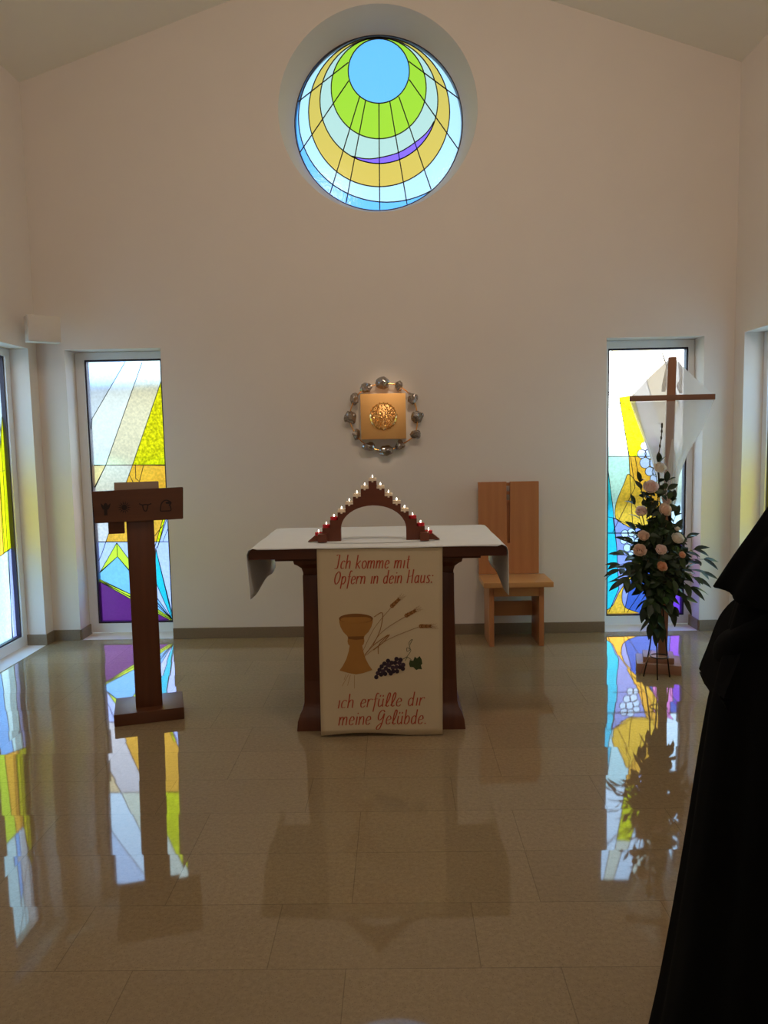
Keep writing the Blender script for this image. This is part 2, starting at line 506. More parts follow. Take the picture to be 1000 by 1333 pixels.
# round window, seen against the bare sky
RG = 0.33
for k_, c_ in (('mint', (206, 230, 226)), ('sky', (130, 185, 240)), ('lav', (196, 196, 242)), ('lime', (214, 226, 60)), ('orange', (255, 180, 56)), ('yellow', (250, 236, 20)), ('white', (236, 240, 244))):
    g('side_'+k_, c_, clear=0.55, smooth=True, tex=0.2)
g('r_sky', (108, 166, 206), clear=0.78, gain=RG, smooth=True)
g('r_lime', (158, 184, 42), clear=0.78, gain=RG, smooth=True)
g('r_pale', (176, 186, 164), clear=0.78, gain=RG, smooth=True)
g('r_gold', (206, 164, 70), clear=0.78, gain=RG, smooth=True)
g('r_white', (180, 200, 212), clear=0.78, gain=RG, smooth=True)
g('r_purple', (134, 92, 214), clear=0.78, gain=RG, smooth=True)
g('r_blue', (104, 168, 228), clear=0.78, gain=RG, smooth=True)

def inside(p, poly):
    x, y = p; c = False; n = len(poly)
    for i in range(n):
        x1, y1 = poly[i]; x2, y2 = poly[(i+1) % n]
        if (y1 > y) != (y2 > y) and x < (x2-x1)*(y-y1)/(y2-y1)+x1: c = not c
    return c

def stained(parent, pane, base, polys, lines, f, lead=0.0045, name='stained_glass', cut=True):
    """pane: outline (2D). polys: [(pts, colour)] painted in order. lines: extra leads. f(a, b, d) -> 3D, d towards the room."""
    verts, faces = [], []
    names = [base]
    for pts in [pane] + [p for p, _ in polys]:
        k = len(verts); verts += [Vector(p) for p in pts]; faces.append(list(range(k, k+len(pts))))
    names += [c for _, c in polys]
    edges = [(f_[i], f_[(i+1) % len(f_)]) for f_ in faces for i in range(len(f_))]
    vo, eo, fo, _, _, _ = delaunay_2d_cdt(verts, edges, [], 0, 1e-5)
    plist = [pane] + [p for p, _ in polys]
    bm = B(); bv = [bm.verts.new(f(v.x, v.y, 0)) for v in vo]
    used = []
    for fc in fo:
        ctr = (vo[fc[0]]+vo[fc[1]]+vo[fc[2]])/3
        if not inside(ctr, pane): continue
        c = names[max(i for i, pl in enumerate(plist) if inside(ctr, pl))]
        if c not in used: used.append(c)
        fa = bm.faces.new([bv[i] for i in fc]); fa.material_index = used.index(c)
    for v in [v for v in bm.verts if not v.link_faces]: bm.verts.remove(v)
    gl = obj(name, bm, [G[c] for c in used], parent, smooth=0)
    bm = B()
    allin = [list(p)+[p[0]] for p, _ in polys] + [list(l) for l in lines]
    for pl in allin:
        seg = []
        fine = []
        for a, b in zip(pl, pl[1:]):
            a, b = Vector(a), Vector(b); n = max(1, int((b-a).length/0.012))
            fine += [a.lerp(b, i/n) for i in range(n)]
        fine.append(Vector(pl[-1]))
        runs = [[]]
        for p in fine:
            if inside(p, pane): runs[-1].append(p)
            elif runs[-1]: runs.append([])
        for r in runs:
            if len(r) < 2: continue
            q = [r[0]]
            for i in range(1, len(r)-1):
                d1 = (r[i]-q[-1]); d2 = (r[i+1]-r[i])
                if d1.length > 1e-6 and d2.length > 1e-6 and abs(d1.normalized().cross(d2.normalized())) > 0.003: q.append(r[i])
            q.append(r[-1])
            prev = None
            for i, p in enumerate(q):
                tg = q[min(i+1, len(q)-1)] - q[max(i-1, 0)]
                if tg.length < 1e-7: continue
                tg.normalize(); nn = Vector((-tg.y, tg.x))*lead/2
                cur = [bm.verts.new(f(*(p+nn*sx), dd)) for sx, dd in ((-1, -0.0015), (1, -0.0015), (1, 0.0015), (-1, 0.0015))]
                if prev:
                    for k in range(4): bm.faces.new((prev[k], prev[(k+1) % 4], cur[(k+1) % 4], cur[k]))
                prev = cur
    obj('lead_came', bm, M_lead, parent, smooth=0)
    return gl

def frame_ring(bm, o, i, f, d0, d1):
    """rectangular ring between outer rect o and inner rect i (a0,b0,a1,b1), from depth d0 to d1."""
    for (a0, b0, a1, b1) in ((o[0], o[1], i[0], o[3]), (i[2], o[1], o[2], o[3]), (i[0], o[1], i[2], i[1]), (i[0], i[3], i[2], o[3])):
        P = [f(a, b, d) for d in (d0, d1) for a, b in ((a0, b0), (a1, b0), (a1, b1), (a0, b1))]
        v = [bm.verts.new(p) for p in P]
        for q in ((0, 1, 2, 3), (7, 6, 5, 4), (0, 4, 5, 1), (1, 5, 6, 2), (2, 6, 7, 3), (3, 7, 4, 0)):
            bm.faces.new([v[k] for k in q])

def window(n, opening, pane, f, base, polys, lines):
    root = structure_root('window_%d' % n)
    bm = B(); frame_ring(bm, (opening[0]+0.002, 0.012, opening[2]-0.002, opening[3]-0.002), (pane[0]-0.012, pane[1]-0.012, pane[2]+0.012, pane[3]+0.012), f, 0.042, -0.03)
    obj('window_frame', bm, M_pvc, root, smooth=0)
    bm = B(); frame_ring(bm, (pane[0]-0.012, pane[1]-0.012, pane[2]+0.012, pane[3]+0.012), (pane[0], pane[1], pane[2], pane[3]), f, 0.03, -0.02)
    obj('glazing_bead', bm, M_gasket, root, smooth=0)
    stained(root, rect(*pane), base, polys, lines, f)
    return root

YG = YB+0.22
def fback(a, b, d): return (a, YG-d, b)
# --- left back window, traced at (95,440) scale 3.507
def zl(x, y):
    p = atY(95+x/3.507, 440+y/3.507, YG); return (p.x, p.z)
def L_(*pts): return [zl(*p) for p in pts]
left_polys = [
    (L_((40, 90), (250, 90), (88, 368), (40, 450)), 'mist'),
    (L_((250, 90), (323, 90), (150, 580), (98, 690), (60, 690), (88, 368)), 'white'),
    (L_((323, 90), (430, 90), (430, 120), (405, 190), (272, 580), (150, 580)), 'cream'),
    (L_((405, 190), (450, 60), (450, 582), (272, 580)), 'yellow'),
    (L_((60, 582), (150, 582), (105, 668), (60, 760)), 'peach'),
    (L_((150, 580), (272, 580), (245, 655), (130, 990), (90, 1080), (60, 1080), (60, 760)), 'rosegrey'),
    (L_((272, 580), (450, 580), (450, 830), (410, 930), (150, 930), (245, 655)), 'orange'),
    (L_((410, 828), (428, 828), (385, 960), (372, 960)), 'yellow'),
    (L_((432, 790), (470, 790), (470, 1290), (455, 1285), (378, 960), (388, 950)), 'lav'),
    (L_((60, 930), (470, 930), (470, 1310), (60, 1310)), 'lav'),
    (L_((203, 998), (330, 1150), (455, 1285), (260, 1168), (60, 1078), (60, 1120), (130, 1062)), 'sky'),
    (L_((203, 998), (455, 1290), (260, 1180), (80, 1090), (130, 1066)), 'sky'),
    (L_((200, 935), (330, 1110), (455, 1287), (203, 998), (130, 1066), (122, 1072)), 'lime'),
    (L_((60, 1078), (133, 1112), (260, 1182), (458, 1290), (458, 1310), (60, 1310)), 'purple'),
    (L_((60, 1072), (133, 1106), (260, 1168), (330, 1200), (458, 1284), (458, 1296), (260, 1190), (133, 1118), (60, 1085)), 'lime'),
    (L_((378, 962), (456, 1270), (452, 1284), (374, 1105)), 'cyan'),
    (L_((376, 1175), (455, 1287), (380, 1215)), 'sky'),
]
left_lines = [L_((60, 580), (470, 578)), L_((60, 932), (470, 930)), L_((285, 580), (287, 645)), L_((258, 625), (278, 665)),
              L_((322, 583), (303, 655)), L_((372, 905), (415, 850)), L_((200, 935), (203, 998)), L_((287, 640), (303, 655))]
PL = (-2.371, 0.095, -1.80, 2.13)
window(1, WL, PL, fback, 'mist', left_polys, left_lines)

# --- right back window, traced at (780,430) scale 3.419
def zr(x, y):
    p = atY(780+x/3.419, 430+y/3.419, YG); return (p.x, p.z)
def R_(*pts): return [zr(*p) for p in pts]
def Rs(*pts, closed=True, k=5): return [zr(p.x, p.y) for p in smooth_curve(pts, k, closed)]
right_polys = [
    (R_((20, 70), (400, 70), (400, 900), (20, 900)), 'white'),
    (R_((57, 85), (104, 85), (150, 275), (230, 560), (135, 562), (95, 325)), 'cream'),  # cream imitates the overexposed top of the yellow strip
    (R_((90, 300), (154, 290), (232, 562), (133, 562)), 'yellow'),
    (R_((175, 85), (275, 85), (300, 150), (360, 330), (290, 470), (228, 280)), 'cream'),
    (R_((20, 562), (140, 562), (160, 700), (60, 900), (20, 900)), 'mint'),
    (R_((133, 562), (240, 562), (290, 880), (150, 880)), 'orange'),
    (R_((20, 570), (38, 605), (62, 790), (78, 960), (88, 1150), (40, 1262), (20, 1270)), 'cyan'),
    (R_((62, 835), (160, 875), (240, 860), (260, 1060), (120, 1262), (40, 1262), (88, 1150), (78, 960)), 'slate'),
    (Rs((132, 640), (112, 680), (76, 770), (74, 835), (110, 862), (152, 880), (240, 868), (262, 820), (215, 760), (175, 690)), 'ochre'),
    (R_((220, 870), (300, 860), (330, 900), (260, 990), (180, 1060), (150, 1080)), 'orange'),
    (R_((150, 1080), (260, 980), (345, 900), (400, 900), (400, 1280), (110, 1262)), 'blue'),
    (R_((322, 980), (400, 900), (400, 1290), (318, 1275)), 'violet'),
    (R_((250, 900), (340, 860), (330, 1010), (290, 1100), (240, 1030)), 'pink'),
    (Rs((25, 1262), (60, 1225), (90, 1165), (130, 1105), (165, 1045), (215, 985), (262, 900), (285, 880), (275, 930), (225, 1020), (165, 1085), (118, 1130), (102, 1180), (115, 1232), (178, 1262)), 'ochre'),
]
right_lines = [R_((20, 562), (400, 560)), R_((20, 905), (400, 902)), Rs((20, 262), (60, 300), (100, 332), (160, 368), closed=False),
               Rs((20, 250), (60, 290), (100, 322), (160, 356), closed=False), Rs((110, 455), (140, 470), (165, 495), (200, 500), closed=False),
               Rs((20, 828), (75, 838), (110, 866), closed=False), R_((275, 85), (420, 520)), R_((160, 562), (205, 800)), R_((62, 1000), (200, 1000))]
def bubble(cx, cy, r, c='lav'):
    right_polys.append(([zr(cx+r*cos(2*pi*i/14), cy+r*sin(2*pi*i/14)) for i in range(14)], c))
for cx, cy, r in ((245, 500, 24), (205, 515, 20), (190, 550, 20), (228, 548, 24), (262, 540, 22), (205, 590, 24), (245, 590, 22), (275, 580, 20), (225, 628, 20), (258, 630, 22), (245, 660, 18)): bubble(cx, cy, r)
for cx, cy, r in ((115, 905, 17), (145, 900, 18), (172, 915, 16), (110, 935, 16), (140, 935, 18), (170, 945, 17), (125, 968, 17), (155, 972, 18), (140, 1003, 16), (165, 1003, 14)): bubble(cx, cy, r, 'mist')
PR = (1.632, 0.09, 2.214, 2.13)
window(2, WR, PR, fback, 'white', right_polys, right_lines)

# --- round window, traced at (350,0) scale 3.571
YO = YB+0.265
def zo(x, y):
    p = atY(350+x/3.571, y/3.571, YO); return (p.x, p.z)
def fround(a, b, d): return (a, YO-d, b)
def zc(cx, cy, rx, ry, n=72): return [zo(cx+rx*cos(2*pi*i/n), cy+ry*sin(2*pi*i/n)) for i in range(n)]
oroot = structure_root('window_3')
ocx, ocz, ocr = -0.088, 3.851, 0.632
pane = circ(ocx, ocz, ocr)
rp = [
    (zc(548, 548, 410, 392), 'r_white'),
    (zc(513, 520, 328, 348), 'r_gold'),
    (zc(512, 468, 274, 292), 'r_pale'),
    ([zo(512+274*cos(a), 468+292*sin(a)) for a in [radians(118-(118-19)*k/30) for k in range(31)]] +
     [zo(p.x, p.y) for p in smooth_curve([Vector(p) for p in ((772, 558), (738, 612), (683, 660), (606, 708), (515, 733), (450, 738), (386, 726))], 5)][1:-1], 'r_purple'),
    (zc(511, 410, 221, 235), 'r_lime'),
    (zc(511.5, 330, 142, 150), 'r_sky'),
]
rl = [[zo(*a), zo(*b)] for a, b in (((422, 450), (285, 900)), ((450, 467), (358, 950)), ((512, 480), (516, 990)), ((562, 468), (648, 980)),
      ((605, 450), (765, 910)), ((372, 375), (140, 715)), ((370, 290), (130, 478)), ((653, 370), (900, 720)), ((650, 285), (910, 478)))]
stained(oroot, pane, 'r_blue', rp, rl, fround, lead=0.008)
bm = B(); n = 96
def ringf(i, j):
    r, d = ((0.645, 0.003), (0.627, 0.003), (0.627, -0.02), (0.645, -0.02))[j]
    return fround(ocx+r*cos(2*pi*i/n), ocz+r*sin(2*pi*i/n), d)
bm2 = bm
vs = [[bm.verts.new(ringf(i, j)) for i in range(n)] for j in range(4)]
for j in range(4):
    for i in range(n): bm.faces.new((vs[j][i], vs[j][(i+1) % n], vs[(j+1) % 4][(i+1) % n], vs[(j+1) % 4][i]))
obj('window_frame', bm, M_gasket, oroot)

# --- side windows
def side_polys(y0, y1):
    w = y1-y0
    def q(*pts): return [(y0+u*w, z) for u, z in pts]
    return [
        (q((0, 0), (1, 0), (1, 0.75), (0, 0.62)), 'side_mint'),
        (q((0.2, 0), (0.55, 0), (0.7, 0.72), (0.35, 0.68)), 'side_sky'),
        (q((0.88, 0), (1, 0), (1, 0.75), (0.94, 0.74)), 'side_lav'),
        (q((0, 0.62), (1, 0.75), (1, 1.32), (0, 1.32)), 'side_lime'),
        (q((0.55, 0.69), (0.85, 0.73), (0.85, 1.32), (0.66, 1.32)), 'side_orange'),
        (q((0.82, 0.73), (1, 0.75), (1, 1.72), (0.9, 1.5), (0.84, 1.32)), 'side_yellow'),
        (q((0, 1.32), (0.84, 1.32), (0.92, 1.62), (0.4, 2.2), (0, 2.2)), 'side_sky'),
        (q((0.3, 1.32), (0.62, 1.32), (0.72, 2.2), (0.45, 2.2)), 'side_mint'),
        (q((0.72, 1.32), (0.84, 1.32), (1, 1.72), (1, 2.2), (0.78, 2.2)), 'side_white'),
    ], [q((0, 0.62), (1, 0.75)), q((0, 1.32), (1, 1.32)), q((0.9, 0), (0.95, 2.2))]
PSL = (4.95, 0.095, 5.545, 2.13)
a, b = side_polys(PSL[0], PSL[2])
window(4, SLW, PSL, lambda a_, b_, d: (XL-0.18+d, a_, b_), 'side_mint', a, b)
PSR = (4.95, 0.095, 5.52, 2.13)
a, b = side_polys(PSR[0], PSR[2])
window(5, SRW, PSR, lambda a_, b_, d: (XR+0.18-d, a_, b_), 'side_mint', a, b)

# ------------------------------------------------------------------ outside
bm = B(); box(bm, (0, 20, -0.25), (90, 70, 0.2)); struct('exterior_ground', bm, M_lawn, smooth=0)
bm = B()
for k in range(46):
    x = -22+k*1.0
    h = 1.3+0.5*noise.noise(Vector((x*0.4, 3, 0)))
    M = Matrix.Translation((x, 17+0.5*noise.noise(Vector((x, 0, 1))), h*0.5-0.2)) @ Matrix.Diagonal((0.9, 0.8, h*0.62, 1))
    bmesh.ops.create_icosphere(bm, subdivisions=2, radius=1, matrix=M)
for v in bm.verts: v.co += noise.noise_vector(v.co*1.7)*0.16
struct('exterior_hedge', bm, M_hedge)
hr = structure_root('exterior_house', (-9.5, 22, -0.15))
bm = B(); box(bm, (0, 0, 1.65), (11, 5, 3.3)); obj('house_wall', bm, M_house, hr, smooth=0)
bm = B(); prism(bm, [(-2.9, 3.3), (2.9, 3.3), (0, 4.3)], lambda a, b: (-5.8, a, b), lambda a, b: (5.8, a, b)); obj('house_roof', bm, M_roof, hr, smooth=0)

# ------------------------------------------------------------------ altar
AX, AY = -0.104, 3.768
AZ = 0.966
altar = thing('altar', 'dark brown wooden altar table draped in white, standing in the middle of the floor', 'altar', (AX, AY+0.42, 0))
bm = B()
HW = 0.64
prof = [(-HW, -0.055)] + [(-HW+0.03-0.03*cos(a), -0.03+0.03*sin(a)) for a in (0, .4, .8, 1.2, pi/2)] + [(HW-0.03+0.03*sin(a), -0.03+0.03*cos(a)) for a in (0, .4, .8, 1.2, pi/2)] + [(HW, -0.055)]
prism(bm, prof, lambda a, b: (a, -0.42, AZ+b), lambda a, b: (a, 0.42, AZ+b))
obj('tabletop', bm, M_altarx, altar)
bm = B(); box(bm, (0, 0, AZ-0.055-0.01), (1.04, 0.72, 0.02), None, 0.004); obj('apron', bm, M_altarx, altar)
# corbelled pedestal with a flared foot
bm = B()
pp = [(0.435, 0.0), (0.43, 0.05), (0.418, 0.085), (0.404, 0.11), (0.397, 0.14), (0.385, 0.82), (0.392, 0.845), (0.41, 0.862), (0.425, 0.872), (0.43, AZ-0.075)]
rings = []
for (w, z) in pp:
    dd = 0.30 + (w-0.385)
    rings.append([bm.verts.new((sx*w, sy*dd, z)) for sx, sy in ((-1, -1), (1, -1), (1, 1), (-1, 1))])
for A_, C_ in zip(rings, rings[1:]):
    for k in range(4): bm.faces.new((A_[k], A_[(k+1) % 4], C_[(k+1) % 4], C_[k]))
bm.faces.new(rings[0][::-1]); bm.faces.new(rings[-1])
obj('pedestal', bm, M_altar, altar, smooth=20)
# raised posts on the pedestal's front corners
for s in (-1, 1):
    bm = B(); box(bm, (s*0.345, -0.304, 0.48), (0.085, 0.012, 0.66), None, 0.004); obj('corner_post', bm, M_altar, altar)

# altar cloth: lies on the top and hangs at both ends
bm = B()
def clothf(i, j):
    v = j/24
    y = AY+0.004 + v*0.835
    L0 = HW+0.003
    drop = 0.235 + 0.012*sin(v*9) - 0.02*v
    tot = 2*(L0+drop); s = -tot/2 + tot*i/80
    wob = 0.0012*noise.noise(Vector((s*5, y*6, 0)))
    rr = 0.03
    if abs(s) <= L0-rr: x, z = s, AZ+0.0035+abs(wob)
    else:
        e = abs(s)-(L0-rr); sg = 1 if s > 0 else -1
        if e < rr*pi/2:
            a = e/rr; x, z = sg*(L0-rr+(rr+0.0035)*sin(a)), AZ-rr+(rr+0.0035)*cos(a)
        else:
            dz = e-rr*pi/2
            x = sg*(L0+0.004 - (0.012 if s < 0 else -0.0)*dz/0.2 + 0.012*sin(v*7+1)*dz*3*(dz > 0)*(1 if s < 0 else 0.5)*v); z = AZ-rr-dz
            if s > 0: z += 0.07*max(0, (v-0.12))*dz*4*(1-v*0.6)
    if j == 0:
        y = AY-0.019+0.003*noise.noise(Vector((s*2.5, 0, 4)))
        if abs(s) <= L0-rr: z = AZ-0.003+0.006*noise.noise(Vector((s*4, 2, 4)))
    if j == 1: y = AY-0.012
    return (AX+x, y, z)
grid(bm, 81, 25, clothf)
cl = obj('altar_cloth', bm, M_cloth)
md = cl.modifiers.new('thick', 'SOLIDIFY'); md.thickness = 0.002; md.offset = 0
tag(cl, 'white linen cloth covering the altar top and hanging down at both ends', 'altar cloth')

# ------------------------------------------------------------------ banner
YF = AY-0.012
bx0, bx1 = -0.402, 0.22
def wav(x, z):
    return 0.004*sin((x+0.3)*11+z*2)*(1-z/1.1) + 0.010*sin(x*7+0.6)*max(0, 0.35-z)
def zb(zx, zy):
    p = atY(370+zx/4.0, 700+zy/4.0, YF); return p.x, p.z
def onb(x, z, off=0.0016): return (x, YF-off+wav(x, z), z)
banner = thing('banner', 'long cream cloth banner with red handwriting, chalice, wheat and grapes hanging down the altar front', 'banner')
bm = B()
path = [(YF+0.009, AZ-0.006), (YF, AZ-0.008)]
zs = [AZ-0.02-(AZ-0.03)*k/30 for k in range(31)]
rows = len(path)+len(zs)
def bf(i, j):
    u = i/24; x0 = bx0-0.004*j/rows; x1 = bx1-0.012*j/rows
    x = x0+(x1-x0)*u
    if j < len(path):
        y, z = path[j]
        ease = 0
        if j == 0: y -= 0.0*u
        return (x, y, z)
    z = zs[j-len(path)] + 0.01*sin(u*5)*(j == rows-1)
    return (x, YF+wav(x, z), max(z, 0.006))
grid(bm, 25, rows, bf)
o = obj('cloth_panel', bm, M_banner, banner)
md = o.modifiers.new('thick', 'SOLIDIFY'); md.thickness = 0.0015; md.offset = 0

# stroke lettering (baseline 0, x-height 1, ascender about 1.75)
GL = {
 'I': (0.9, [[(0.15, 1.62), (0.3, 1.74), (0.62, 1.7)], [(0.58, 1.72), (0.55, 1.0), (0.52, 0.2), (0.36, 0.0), (0.12, 0.05)]]),
 'c': (0.72, [[(0.6, 0.82), (0.4, 1.0), (0.15, 0.8), (0.08, 0.4), (0.2, 0.04), (0.55, 0.12)]]),
 'h': (0.85, [[(0.12, 1.75), (0.12, 0.9), (0.1, 0.0)], [(0.12, 0.55), (0.3, 0.92), (0.52, 0.98), (0.62, 0.7), (0.62, 0.0)]]),
 'k': (0.85, [[(0.12, 1.7), (0.12, 0.9), (0.1, 0.0)], [(0.62, 1.0), (0.36, 0.7), (0.14, 0.5)], [(0.2, 0.56), (0.42, 0.3), (0.66, 0.0)]]),
 'o': (0.8, [[(0.4, 1.0), (0.14, 0.8), (0.1, 0.35), (0.34, 0.0), (0.6, 0.2), (0.66, 0.65), (0.4, 1.0)]]),
 'm': (1.25, [[(0.1, 1.0), (0.12, 0.5), (0.1, 0.0)], [(0.12, 0.55), (0.3, 0.95), (0.48, 0.95), (0.54, 0.6), (0.52, 0.0)], [(0.54, 0.55), (0.72, 0.95), (0.92, 0.95), (0.98, 0.6), (0.98, 0.0)]]),
 'n': (0.85, [[(0.1, 1.0), (0.12, 0.5), (0.1, 0.0)], [(0.12, 0.55), (0.32, 0.95), (0.54, 0.95), (0.62, 0.6), (0.62, 0.0)]]),
 'e': (0.75, [[(0.12, 0.48), (0.58, 0.62), (0.5, 0.95), (0.28, 0.98), (0.1, 0.6), (0.14, 0.14), (0.36, 0.0), (0.6, 0.2)]]),
 'i': (0.42, [[(0.2, 1.0), (0.2, 0.5), (0.18, 0.0)]]),
 'j': (0.42, [[(0.2, 1.0), (0.2, 0.5), (0.18, 0.0)], [(0.2, 1.3), (0.28, 1.42)]]),
 't': (0.62, [[(0.3, 1.55), (0.28, 0.6), (0.34, 0.02), (0.52, 0.06)], [(0.08, 1.05), (0.56, 1.08)]]),
 'O': (1.05, [[(0.5, 1.62), (0.18, 1.2), (0.12, 0.5), (0.36, 0.0), (0.7, 0.3), (0.84, 1.0), (0.72, 1.5), (0.5, 1.62)]]),
 'p': (0.85, [[(0.12, 1.0), (0.12, 0.2), (0.1, -0.6)], [(0.12, 0.6), (0.34, 1.0), (0.6, 0.85), (0.62, 0.35), (0.4, 0.0), (0.14, 0.15)]]),
 'f': (0.6, [[(0.6, 1.6), (0.42, 1.72), (0.3, 1.3), (0.28, 0.4), (0.22, -0.6)], [(0.06, 0.95), (0.54, 1.0)]]),
 'r': (0.65, [[(0.12, 1.0), (0.12, 0.5), (0.1, 0.0)], [(0.12, 0.6), (0.3, 0.95), (0.52, 1.0), (0.58, 0.86)]]),
 'd': (0.85, [[(0.56, 0.8), (0.36, 1.0), (0.12, 0.75), (0.1, 0.25), (0.32, 0.0), (0.56, 0.3)], [(0.6, 1.75), (0.58, 0.8), (0.6, 0.0)]]),
 'H': (1.1, [[(0.14, 1.75), (0.14, 0.8), (0.1, 0.0)], [(0.76, 1.8), (0.76, 0.8), (0.76, 0.0)], [(0.14, 0.85), (0.76, 0.95)]]),
 'a': (0.85, [[(0.56, 0.8), (0.36, 1.0), (0.12, 0.72), (0.1, 0.25), (0.3, 0.0), (0.56, 0.3)], [(0.58, 1.0), (0.56, 0.5), (0.62, 0.0)]]),
 'u': (0.85, [[(0.12, 1.0), (0.1, 0.3), (0.28, 0.0), (0.54, 0.25)], [(0.6, 1.0), (0.58, 0.5), (0.62, 0.0)]]),
 'U': (0.85, [[(0.12, 1.0), (0.1, 0.3), (0.28, 0.0), (0.54, 0.25)], [(0.6, 1.0), (0.58, 0.5), (0.62, 0.0)], [(0.18, 1.25), (0.22, 1.45)], [(0.5, 1.25), (0.54, 1.45)]]),
 's': (0.7, [[(0.56, 0.88), (0.34, 1.0), (0.16, 0.78), (0.36, 0.5), (0.52, 0.24), (0.32, 0.0), (0.08, 0.1)]]),
 'l': (0.62, [[(0.08, 0.1), (0.4, 0.9), (0.48, 1.5), (0.34, 1.72), (0.2, 1.3), (0.16, 0.4), (0.28, 0.0), (0.5, 0.15)]]),
 'b': (0.85, [[(0.12, 1.75), (0.12, 0.8), (0.12, 0.05)], [(0.14, 0.6), (0.36, 1.0), (0.6, 0.8), (0.6, 0.3), (0.36, 0.0), (0.12, 0.12)]]),
 'G': (1.1, [[(0.84, 1.45), (0.6, 1.72), (0.24, 1.4), (0.14, 0.8), (0.34, 0.5), (0.66, 0.8), (0.82, 1.3), (0.74, 0.4), (0.5, -0.5), (0.14, -0.55), (0.2, -0.2), (0.6, 0.15)]]),
 ':': (0.5, [[(0.2, 0.85), (0.22, 1.0)], [(0.16, 0.0), (0.18, 0.16)]]),
 '.': (0.4, [[(0.2, 0.0), (0.2, 0.12)]]),
 ' ': (0.62, []),
}
def lettering(text, x0, x1, y0, y1, xh):
    """zoom-pixel box: baseline from (x0,y0) to (x1,y1), x-height in zoom pixels"""
    nat = sum(GL[c][0] for c in text)
    k = (x1-x0)/nat
    bm = B(); pen = 0.0
    for c in text + ' ':
        w, strokes = GL[c]
        if c == ' ' and len(bm.verts):
            obj('lettering', bm, M_red, banner, smooth=0, recalc=False); bm = B()
        for st in strokes:
            pts = smooth_curve([Vector((p[0], p[1])) for p in st], 5)
            q = []
            for p in pts:
                X = (pen+p.x)*k; Y = p.y*xh
                bl = y0+(y1-y0)*((pen+p.x)/nat)
                q.append(Vector(zb(x0+X+Y*0.16, bl-Y)))
            ribbon(bm, q, lambda u, tg: 0.0020+0.0042*abs(tg.y)**1.2, lambda a, b: onb(a, b))
        pen += w
    bm.free()
lettering('Ich komme mit', 258, 652, 162, 158, 42)
lettering('Opfern in dejn Haus:', 256, 778, 242, 234, 40)
lettering('ich erfUlle dir', 274, 728, 888, 872, 42)
lettering('mejne GelUbde.', 280, 742, 976, 968, 44)

def flat(bm, pts, off=0.0014, mi=0):
    loop = [Vector(zb(*p)) for p in pts]
    tr = tessellate_polygon([[Vector((p.x, p.y, 0)) for p in loop]])
    v = [bm.verts.new(onb(p.x, p.y, off)) for p in loop]
    for t_ in tr:
        f = bm.faces.new([v[i] for i in t_]); f.material_index = mi
def ell(cx, cy, rx, ry, rot=0, n=16):
    return [(cx+rx*cos(2*pi*i/n)*cos(rot)-ry*sin(2*pi*i/n)*sin(rot), cy+rx*cos(2*pi*i/n)*sin(rot)+ry*sin(2*pi*i/n)*cos(rot)) for i in range(n)]
# chalice
bm = B()
half = [(88, 420), (87, 440), (80, 465), (66, 490), (46, 510), (42, 520), (44, 540), (40, 555), (33, 562), (38, 590), (50, 630), (68, 665), (86, 690)]
out = [(374-x, y+ (374-374+x)*0.02) for x, y in half] + [(340, 706), (374, 712), (410, 706)] + [(374+x, y-x*0.01) for x, y in half[::-1]]
flat(bm, out, 0.0014, 0)
flat(bm, ell(374, 421, 89, 26, 0, 28), 0.0017, 1)
flat(bm, ell(374, 426, 80, 18, 0, 28), 0.0020, 0)
flat(bm, [(333, 515), (416, 512), (414, 528), (374, 532), (335, 528)], 0.0017, 1)
for q in ([(335, 712), (302, 772)], [(345, 714), (330, 770)], [(366, 716), (366, 785)], [(322, 712), (312, 740)]):
    ribbon(bm, [Vector(zb(*p)) for p in q], 0.0018, onb)
obj('chalice_picture', bm, [M_gold, M_gold2], banner, smooth=0, recalc=False)
# wheat
bm = B()
stalks = [[(410, 590), (470, 470), (555, 365)], [(430, 600), (510, 490), (630, 410)], [(415, 620), (540, 530), (705, 462)],
          [(462, 560), (500, 480), (512, 392), (468, 412)], [(465, 585), (520, 540), (548, 503), (495, 556), (490, 605)], [(420, 610), (465, 560), (540, 505)]]
for i, s in enumerate(stalks):
    ribbon(bm, [Vector(zb(p.x, p.y)) for p in smooth_curve([Vector(q) for q in s], 6)], 0.0022 if i < 3 else 0.0042, onb)
for (a, b_) in (((556, 360), (600, 318)), ((630, 408), (685, 378)), ((704, 460), (765, 460))):
    a, b_ = Vector(a), Vector(b_); d = (b_-a); ang = math.atan2(d.y, d.x); nn = Vector((-d.y, d.x)).normalized()
    for k in range(6):
        c = a+d*(k/6.0)
        for s in (-1, 1):
            flat(bm, ell(*(c+nn*s*(5.5-k*0.5)+d*0.08), 9, 4.6, ang+s*0.5, 10), 0.0016+0.0001*k, k % 2)
    for k in range(9):
        c = a+d*(0.5+k*0.07); s = (k % 3-1)
        ribbon(bm, [Vector(zb(*c)), Vector(zb(*(c+d.normalized()*34+nn*s*13)))], 0.0012, onb)
obj('wheat_picture', bm, [M_straw, M_gold2], banner, smooth=0, recalc=False)
